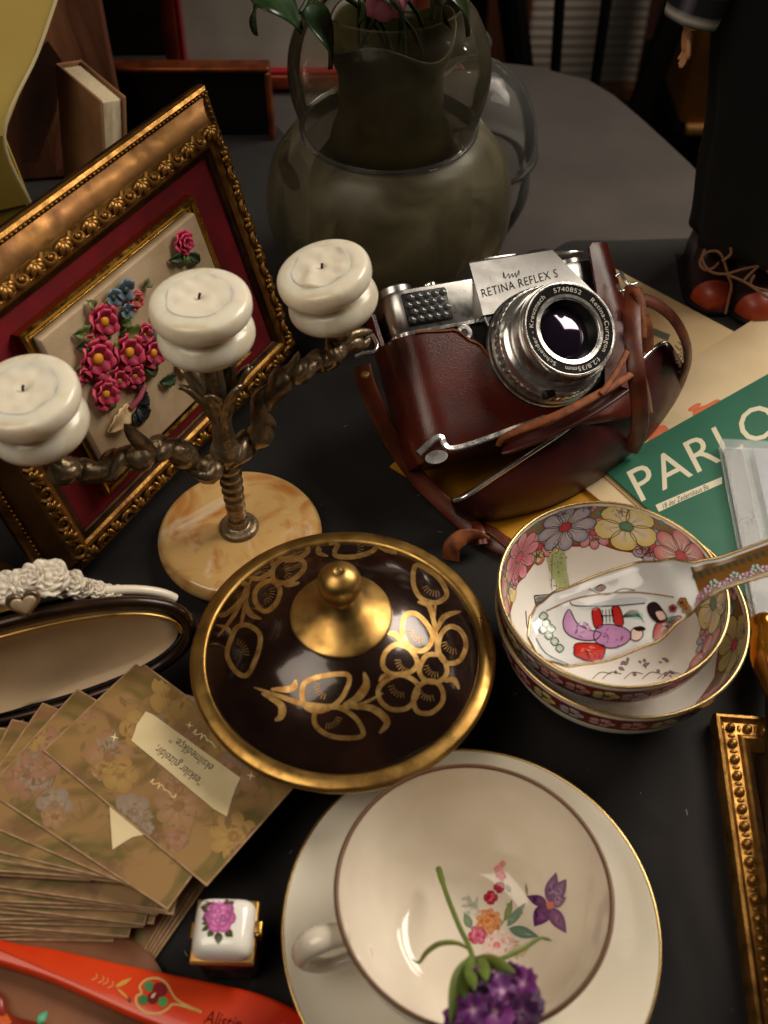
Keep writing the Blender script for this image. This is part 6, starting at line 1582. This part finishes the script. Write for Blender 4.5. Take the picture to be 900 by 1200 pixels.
# ------------------------------------------------------------------ small gilt frame lying at the right
a, b = P(837, 834, .010), P(886, 1200, .010); yd = (a - b).normalized(); xd = V((yd.y, -yd.x, 0)); Lf = .165
gf = thing('small_gilt_frame', 'small beaded gilt frame lying flat at the right of the saucer', 'picture frame', frame_matrix(V((a.x, a.y, 0)) - yd * Lf, xd, yd, V((0, 0, 1))))
Wf = .13; wm = .0165
pr3 = [(0, 0), (0, .008), (.0008, .0098), (.0022, .0100), (.003, .0088), (.0042, .0080), (.0098, .0080), (.0110, .0092), (.0122, .0095), (.0134, .0082), (.0150, .0070), (.0165, .0045), (.0165, 0)]
bead = None
for L, mt in ((Wf, Matrix.Identity(4)), (Lf, Matrix.Translation((Wf, 0, 0)) @ Matrix.Rotation(math.pi / 2, 4, 'Z')), (Wf, Matrix.Translation((Wf, Lf, 0)) @ Matrix.Rotation(math.pi, 4, 'Z')), (Lf, Matrix.Translation((0, Lf, 0)) @ Matrix.Rotation(-math.pi / 2, 4, 'Z'))):
    MB().add([p for d_, h in pr3 for p in (V((d_, d_, h)), V((L - d_, d_, h)))], [[2 * i, 2 * i + 1, 2 * i + 3, 2 * i + 2] for i in range(len(pr3) - 1)]).xf(mt).build('moulding', GILT, gf, 30)
    nb = round((L - .014) / .0078)
    for k in range(nb + 1):
        m2 = mt @ Matrix.Translation((.007 + (L - .014) * k / nb, .007, .0080))
        if bead is None: bead = MB().ball((0, 0, 0.0004), .0023, 12, 8).ball((.0039, 0, 0), .0010, 8, 5, sc=(1, 1.9, .8)).build('bead', GILT, gf, 60); bead.matrix_basis = m2
        elif k < nb or True: share(bead, 'bead', gf, m2)
MB().box((Wf / 2, Lf / 2, .0022), (Wf - .031, Lf - .031, .003)).build('picture', M('brown_picture', S(54, 30, 18), .35, col2=S(30, 16, 10), ns=30, coat=.3), gf, 0)
# wooden handled bell with a golden knob, resting on the frame
k0 = P(897, 742, .0125); k1 = P(916, 840, .0185); k2_ = P(930, 1230, .0195)
hb2 = thing('walking_stick', 'dark wooden rod with a golden knob lying over the small gilt frame', 'walking stick', Matrix.Identity(4))
ax_ = (k1 - k0).normalized()
AMB = M('amber_gold', S(196, 130, 34), .2, .75, col2=S(150, 90, 20), ns=40, coat=.4)
MB().tube(spline([k0 - ax_ * .012, k0 - ax_ * .006, k0, k0 + ax_ * .012, k0 + ax_ * .024, k0 + ax_ * .036, k0 + ax_ * .042], 3), [.001, .004, .006, .0068, .0064, .0062, .0065, .0076, .0085, .0090, .0094, .0092, .0086, .0076, .0064, .0058, .0054, .0052, .005], 20).build('golden_knob', AMB, hb2, 60)
MB().tube([k0 + ax_ * .040, k1.lerp(k2_, .3), k2_], [.0058, .0080, .0085], 18).build('rod', M('very_dark_wood', S(34, 17, 11), .5, col2=S(20, 10, 7), ns=40), hb2, 60)
# ------------------------------------------------------------------ standing doll at the far right
dx0 = P(832, 372, .0); dx1 = P(884, 388, .0)
dc = V((.2500, .585, 0))
dl = thing('doll', 'doll in a black coat with a checked sleeve and laced leather shoes', 'doll', Matrix.Translation(dc))
BLK = M('black_wool', S(9, 8, 8), .95, col2=S(6, 6, 6), ns=60, sheen=.0)
SKIN = M('doll_skin', S(206, 148, 104), .5, sss=.2, sssr=(.004, .002, .001))
SHOE = M('dark_shoe_leather', S(46, 22, 20), .35, col2=S(28, 14, 13), ns=40, coat=.3)
TOE = M('orange_toe_leather', S(160, 58, 30), .45, col2=S(126, 40, 20), ns=50, coat=.1)
LACEM = M('shoe_lace', S(134, 90, 66), .8, bump=.5, bs=1500, bd=.0004)
SOCK = M('dark_red_sock', S(96, 22, 24), .8)
# body: one continuous figure under the clothes
me = bpy.data.meshes.new('body'); J_ = {'pel': (0, 0, .205), 'chest': (0, 0, .31), 'neck': (0, 0, .345), 'chin': (0, -.004, .365), 'head': (0, -.004, .395), 'crown': (0, 0, .425),
    'hipL': (-.028, 0, .19), 'kneeL': (-.030, -.004, .10), 'ankL': (-.030, 0, .030), 'hipR': (.028, 0, .19), 'kneeR': (.030, -.004, .10), 'ankR': (.030, 0, .030)}
hd = PY(803, 50, .575) - dc
J_.update({'shL': (-.052, 0, .325), 'elL': (-.068, .0, .250), 'wrL': (hd.x, hd.y, hd.z + .006), 'shR': (.052, 0, .325), 'elR': (.075, 0, .25), 'wrR': (.080, -.02, .18)})
names = list(J_); ed = [('pel', 'chest'), ('chest', 'neck'), ('neck', 'chin'), ('chin', 'head'), ('head', 'crown'), ('pel', 'hipL'), ('hipL', 'kneeL'), ('kneeL', 'ankL'), ('pel', 'hipR'), ('hipR', 'kneeR'), ('kneeR', 'ankR'),
                        ('chest', 'shL'), ('shL', 'elL'), ('elL', 'wrL'), ('chest', 'shR'), ('shR', 'elR'), ('elR', 'wrR')]
rad_ = dict(pel=.035, chest=.038, neck=.014, chin=.024, head=.034, crown=.02, hipL=.024, kneeL=.016, ankL=.011, hipR=.024, kneeR=.016, ankR=.011, shL=.017, elL=.012, wrL=.0068, shR=.017, elR=.012, wrR=.0068)
me.from_pydata([J_[k] for k in names], [(names.index(a), names.index(b)) for a, b in ed], [])
bo = bpy.data.objects.new('body', me); COL.objects.link(bo); bo.parent = dl; me.materials.append(SKIN)
sk = bo.modifiers.new('skin', 'SKIN'); sk.use_smooth_shade = True
for k, nme in enumerate(names):
    me.skin_vertices[0].data[k].radius = (rad_[nme], rad_[nme]); me.skin_vertices[0].data[k].use_root = nme == 'pel'
bo.modifiers.new('sub', 'SUBSURF').levels = 2; bo.modifiers['sub'].render_levels = 2
# hands with five fingers
def hand(wr, sgn, nm):
    wr = V(wr); w0 = wr.copy(); mb = MB(); dn = V((.10 * -sgn, -.12, -1)).normalized(); sd = V((0, -1, .05)).normalized(); nn = dn.cross(sd)
    mb.tube(spline([wr + V((0, 0, .006)), wr, wr + dn * .007, wr + dn * .013], 4), [.0050, .0048, .0048, .005, .0054, .0058, .006, .0060, .0060, .0058, .0056, .0052, .0045], 12, flat=.7)
    for k in range(4):
        b = wr + dn * .012 + sd * (.0048 - .0032 * k); L = (.0125, .0140, .0135, .0105)[k]
        mb.tube(spline([b - dn * .002, b + dn * L * .5 + nn * .0008, b + dn * L * .85 + nn * .0028, b + dn * L * .95 + nn * .0045], 4), [.0017] * 9 + [.0015, .0013, .0011, .0007], 8)
    b = wr + dn * .003 + sd * .0052
    mb.tube(spline([b - sd * .002, b + sd * .003 + dn * .004, b + sd * .004 + dn * .010, b + sd * .0035 + dn * .0135], 4), [.0021] * 9 + [.0018, .0015, .0012, .0007], 8)
    mb.v = [w0 + (p - w0) * .72 for p in mb.v]
    mb.build(nm, SKIN, dl, 60)
hand(J_['wrL'], -1, 'hand'); hand(J_['wrR'], 1, 'hand')
# coat: wide dark garment, bottom hem just over the shoes
edge = [(0, 848), (30, 846), (60, 838), (100, 834), (140, 826), (190, 815), (240, 811), (268, 814)]
def coat(u, v):
    a = 2 * math.pi * v; z = lerp(.034, .338, u)
    rx = interp([(0, .049), (.2, .055), (.5, .067), (.7, .066), (.85, .060), (.94, .046), (1, .020)], u); ry = interp([(0, .040), (.4, .038), (.8, .034), (.95, .03), (1, .018)], u)
    f = 1 + .05 * math.sin(a * 7 + 1) * (1 - u) + .02 * math.sin(a * 13)
    return V((rx * math.cos(a) * f, ry * math.sin(a) * f + .004, z))
o = MB().grid(coat, 30, 72, cv=True).build('coat', BLK, dl, 80); md = o.modifiers.new('t', 'SOLIDIFY'); md.thickness = .0015
# checked sleeves
CHK = M('checked_sleeve', S(22, 22, 30), .85)
nt = CHK.node_tree; N = nt.nodes; L_ = nt.links; tcn = N.new('ShaderNodeAttribute'); tcn.attribute_name = 'Col'; L_.new(tcn.outputs['Color'], N['Principled BSDF'].inputs['Base Color'])
def sleeve(sh, el, wr, nm):
    pth = spline([V(sh), V(el), V(wr) + V((0, 0, .006))], 14); mb = MB(); n = len(pth)
    mb.tube(pth, [lerp(.0195, .0150, k / (n - 1)) for k in range(n)], 20, caps=False); mb.c = []
    for k in range(n):
        for j in range(20):
            bandz = ((n - 1 - k) % 4) == 1; bandx = (j % 7) == 0
            mb.c.append(S(190, 182, 172) if bandz else (S(96, 92, 100) if bandx else S(20, 20, 28)))
    o = mb.build(nm, CHK, dl, 80); md = o.modifiers.new('t', 'SOLIDIFY'); md.thickness = .0016
sleeve(J_['shL'], J_['elL'], J_['wrL'], 'sleeve'); sleeve(J_['shR'], J_['elR'], J_['wrR'], 'sleeve')
# hair and face
HAIR = M('doll_hair', S(40, 24, 16), .6, bump=.6, bs=300, bd=.002, stretch=(1, 1, .2))
def hair(u, v):
    a = 2 * math.pi * v; ph_ = u * (1.15 if math.sin(a) < -.3 else 1.9); r_ = .0375
    return V((r_ * math.sin(ph_) * math.cos(a), -.003 + r_ * math.sin(ph_) * math.sin(a), .398 + r_ * 1.05 * math.cos(ph_)))
MB().grid(hair, 14, 36, cv=True).build('hair', HAIR, dl, 80)
EYEM = M('doll_eye', (.02, .015, .012), .1)
for sx in (-1, 1):
    MB().ball((sx * .0125, -.036, .392), .0035, 10, 8).build('eye', EYEM, dl); MB().ball((sx * .035, -.002, .388), .006, 8, 6, sc=(.5, 1, 1.4)).build('ear', SKIN, dl)
MB().ball((0, -.0385, .383), .0042, 8, 6, sc=(.8, 1, 1.2)).build('nose', SKIN, dl); MB().ball((0, -.034, .372), .006, 10, 6, sc=(1, .5, .3)).build('mouth', M('doll_lips', S(170, 60, 56), .4), dl)
# shoes
def shoe(px, py, rot):
    toe = P(px, py, .001) - dc; 
    m = Matrix.Translation((toe.x, toe.y, 0)) @ Matrix.Rotation(math.radians(rot), 4, 'Z')
    mb = MB(); rows = []
    L = .062; n = 22
    for i in range(n):
        u = i / (n - 1); y = L * u; w_ = .0158 * math.sin(math.pi * min(.5, (u + .02) * 1.5)) ** .55 * (1 if u < .5 else (1 - .16 * math.sin((u - .5) * 6.28)))
        if u > .93: w_ *= 1 - (u - .93) * 6
        h = interp([(0, .006), (.08, .013), (.25, .0165), (.45, .021), (.62, .032), (1, .036)], u)
        rows.append([V((w_ * math.cos(a_ * math.pi / 12) ** 1 if True else 0, y, .003 + h * math.sin(a_ * math.pi / 12) ** .75)) for a_ in range(13)] + [V((-w_ * .9, y, .003)), V((w_ * .9, y, .003))])
    toe_rows, body_rows = rows[:5], rows[4:]
    MB().rings(toe_rows, cap0=True).xf(m).build('toe_cap', TOE, dl, 60)
    MB().rings(body_rows, cap1=True).xf(m).build('upper', SHOE, dl, 60)
    so = [(.0185 * math.sin(math.pi * min(.5, (k / 20 + .02) * 1.5)) ** .5, L * k / 20 - .002) for k in range(21)]
    MB().prism([(x, y) for x, y in so] + [(-x, y) for x, y in so[::-1]], .0, .0035, bev=.0008).xf(m).build('sole', M('black_sole', S(14, 12, 12), .5) if 'black_sole' not in MATS else MATS['black_sole'], dl, 40)
    return m
s1 = shoe(836, 367, -4); s2 = shoe(890, 381, 2)
for sx, sm in ((-1, s1), (1, s2)):
    MB().tube([sm @ V((0, .048, .030)), sm @ V((0, .050, .048))], .013, 14).build('sock', SOCK, dl, 60)
def lace(pts, nm='lace'): 
    MB().tube(spline([PP(x, y, V((0, dc.y - .02 - f, .03)), V((0, -.75, .66)).normalized()) - dc for x, y, f in pts], 6), .00085, 7).build(nm, LACEM, dl, 80)
lace([(853, 322, .02), (846, 300, .03), (838, 294, .03), (826, 297, .03), (820, 308, .03), (826, 316, .03), (836, 314, .025), (842, 308, .02)])
lace([(826, 292, .03), (823, 304, .03), (832, 318, .03), (850, 321, .022), (868, 316, .02), (886, 312, .02), (892, 310, .02)])
lace([(852, 322, .022), (872, 330, .02), (890, 342, .02), (902, 350, .02)])
lace([(852, 322, .022), (857, 334, .015), (854, 350, .008), (850, 368, .004)])
lace([(846, 306, .03), (856, 298, .03), (856, 290, .03)])
lace([(872, 328, .02), (882, 318, .02), (892, 311, .02), (902, 320, .02)])
lace([(884, 322, .02), (880, 334, .018), (896, 340, .02), (902, 342, .02)])

# ------------------------------------------------------------------ pieces of a part go under that part
def nest(root, part, names):
    kids = list(root.children); base = lambda o: o.name.split('.')[0]
    po = [k for k in kids if base(k) == part][0]
    inv = po.matrix_basis.inverted()
    for k in kids:
        if k is not po and base(k) in names:
            mb_ = k.matrix_basis.copy(); k.parent = po; k.matrix_basis = inv @ mb_
nest(fr, 'plaque', ('flower', 'leaf', 'stem', 'pale_petal'))
for o in list(ca.children):
    if o.name.split('.')[0] == 'barrel': o.name = 'lens'
nest(ca, 'lens', ('mount_flange', 'mount_trim', 'distance_ring', 'knurled_ring', 'aperture_ring', 'front_ring', 'name_ring', 'inner_trim', 'inner_barrel', 'front_element', 'aperture_tab', 'ring_lettering'))
nest(ca, 'prism_housing', ('lettering', 'accessory_shoe', 'viewfinder'))
nest(ca, 'half_case', ('case_edge', 'bracket', 'bracket_plate', 'rivet'))
nest(ca, 'front_cover', ('cover_rim', 'cover_piping', 'leather_tongue', 'leather_lining'))
nest(dish, 'lid', ('lid_rim', 'collar', 'knob', 'golden_flowers'))
nest(cp, 'bowl', ('brown_rim', 'painted_bouquet'))
nest(ob, 'lid_rim', ('lid_piping', 'padded_lining', 'lid_back', 'porcelain_flower', 'lace_band', 'heart_catch', 'heart_inset')); nest(ob, 'base_wall', ('base_floor', 'base_piping', 'hinge'))
nest(pbx, 'lid', ('painted_rose',)); nest(pbx, 'base', ('brass_band', 'clasp', 'hinge')); nest(va, 'lower_bulb', ('etched_flower', 'painted_leaf', 'waist_ring'))
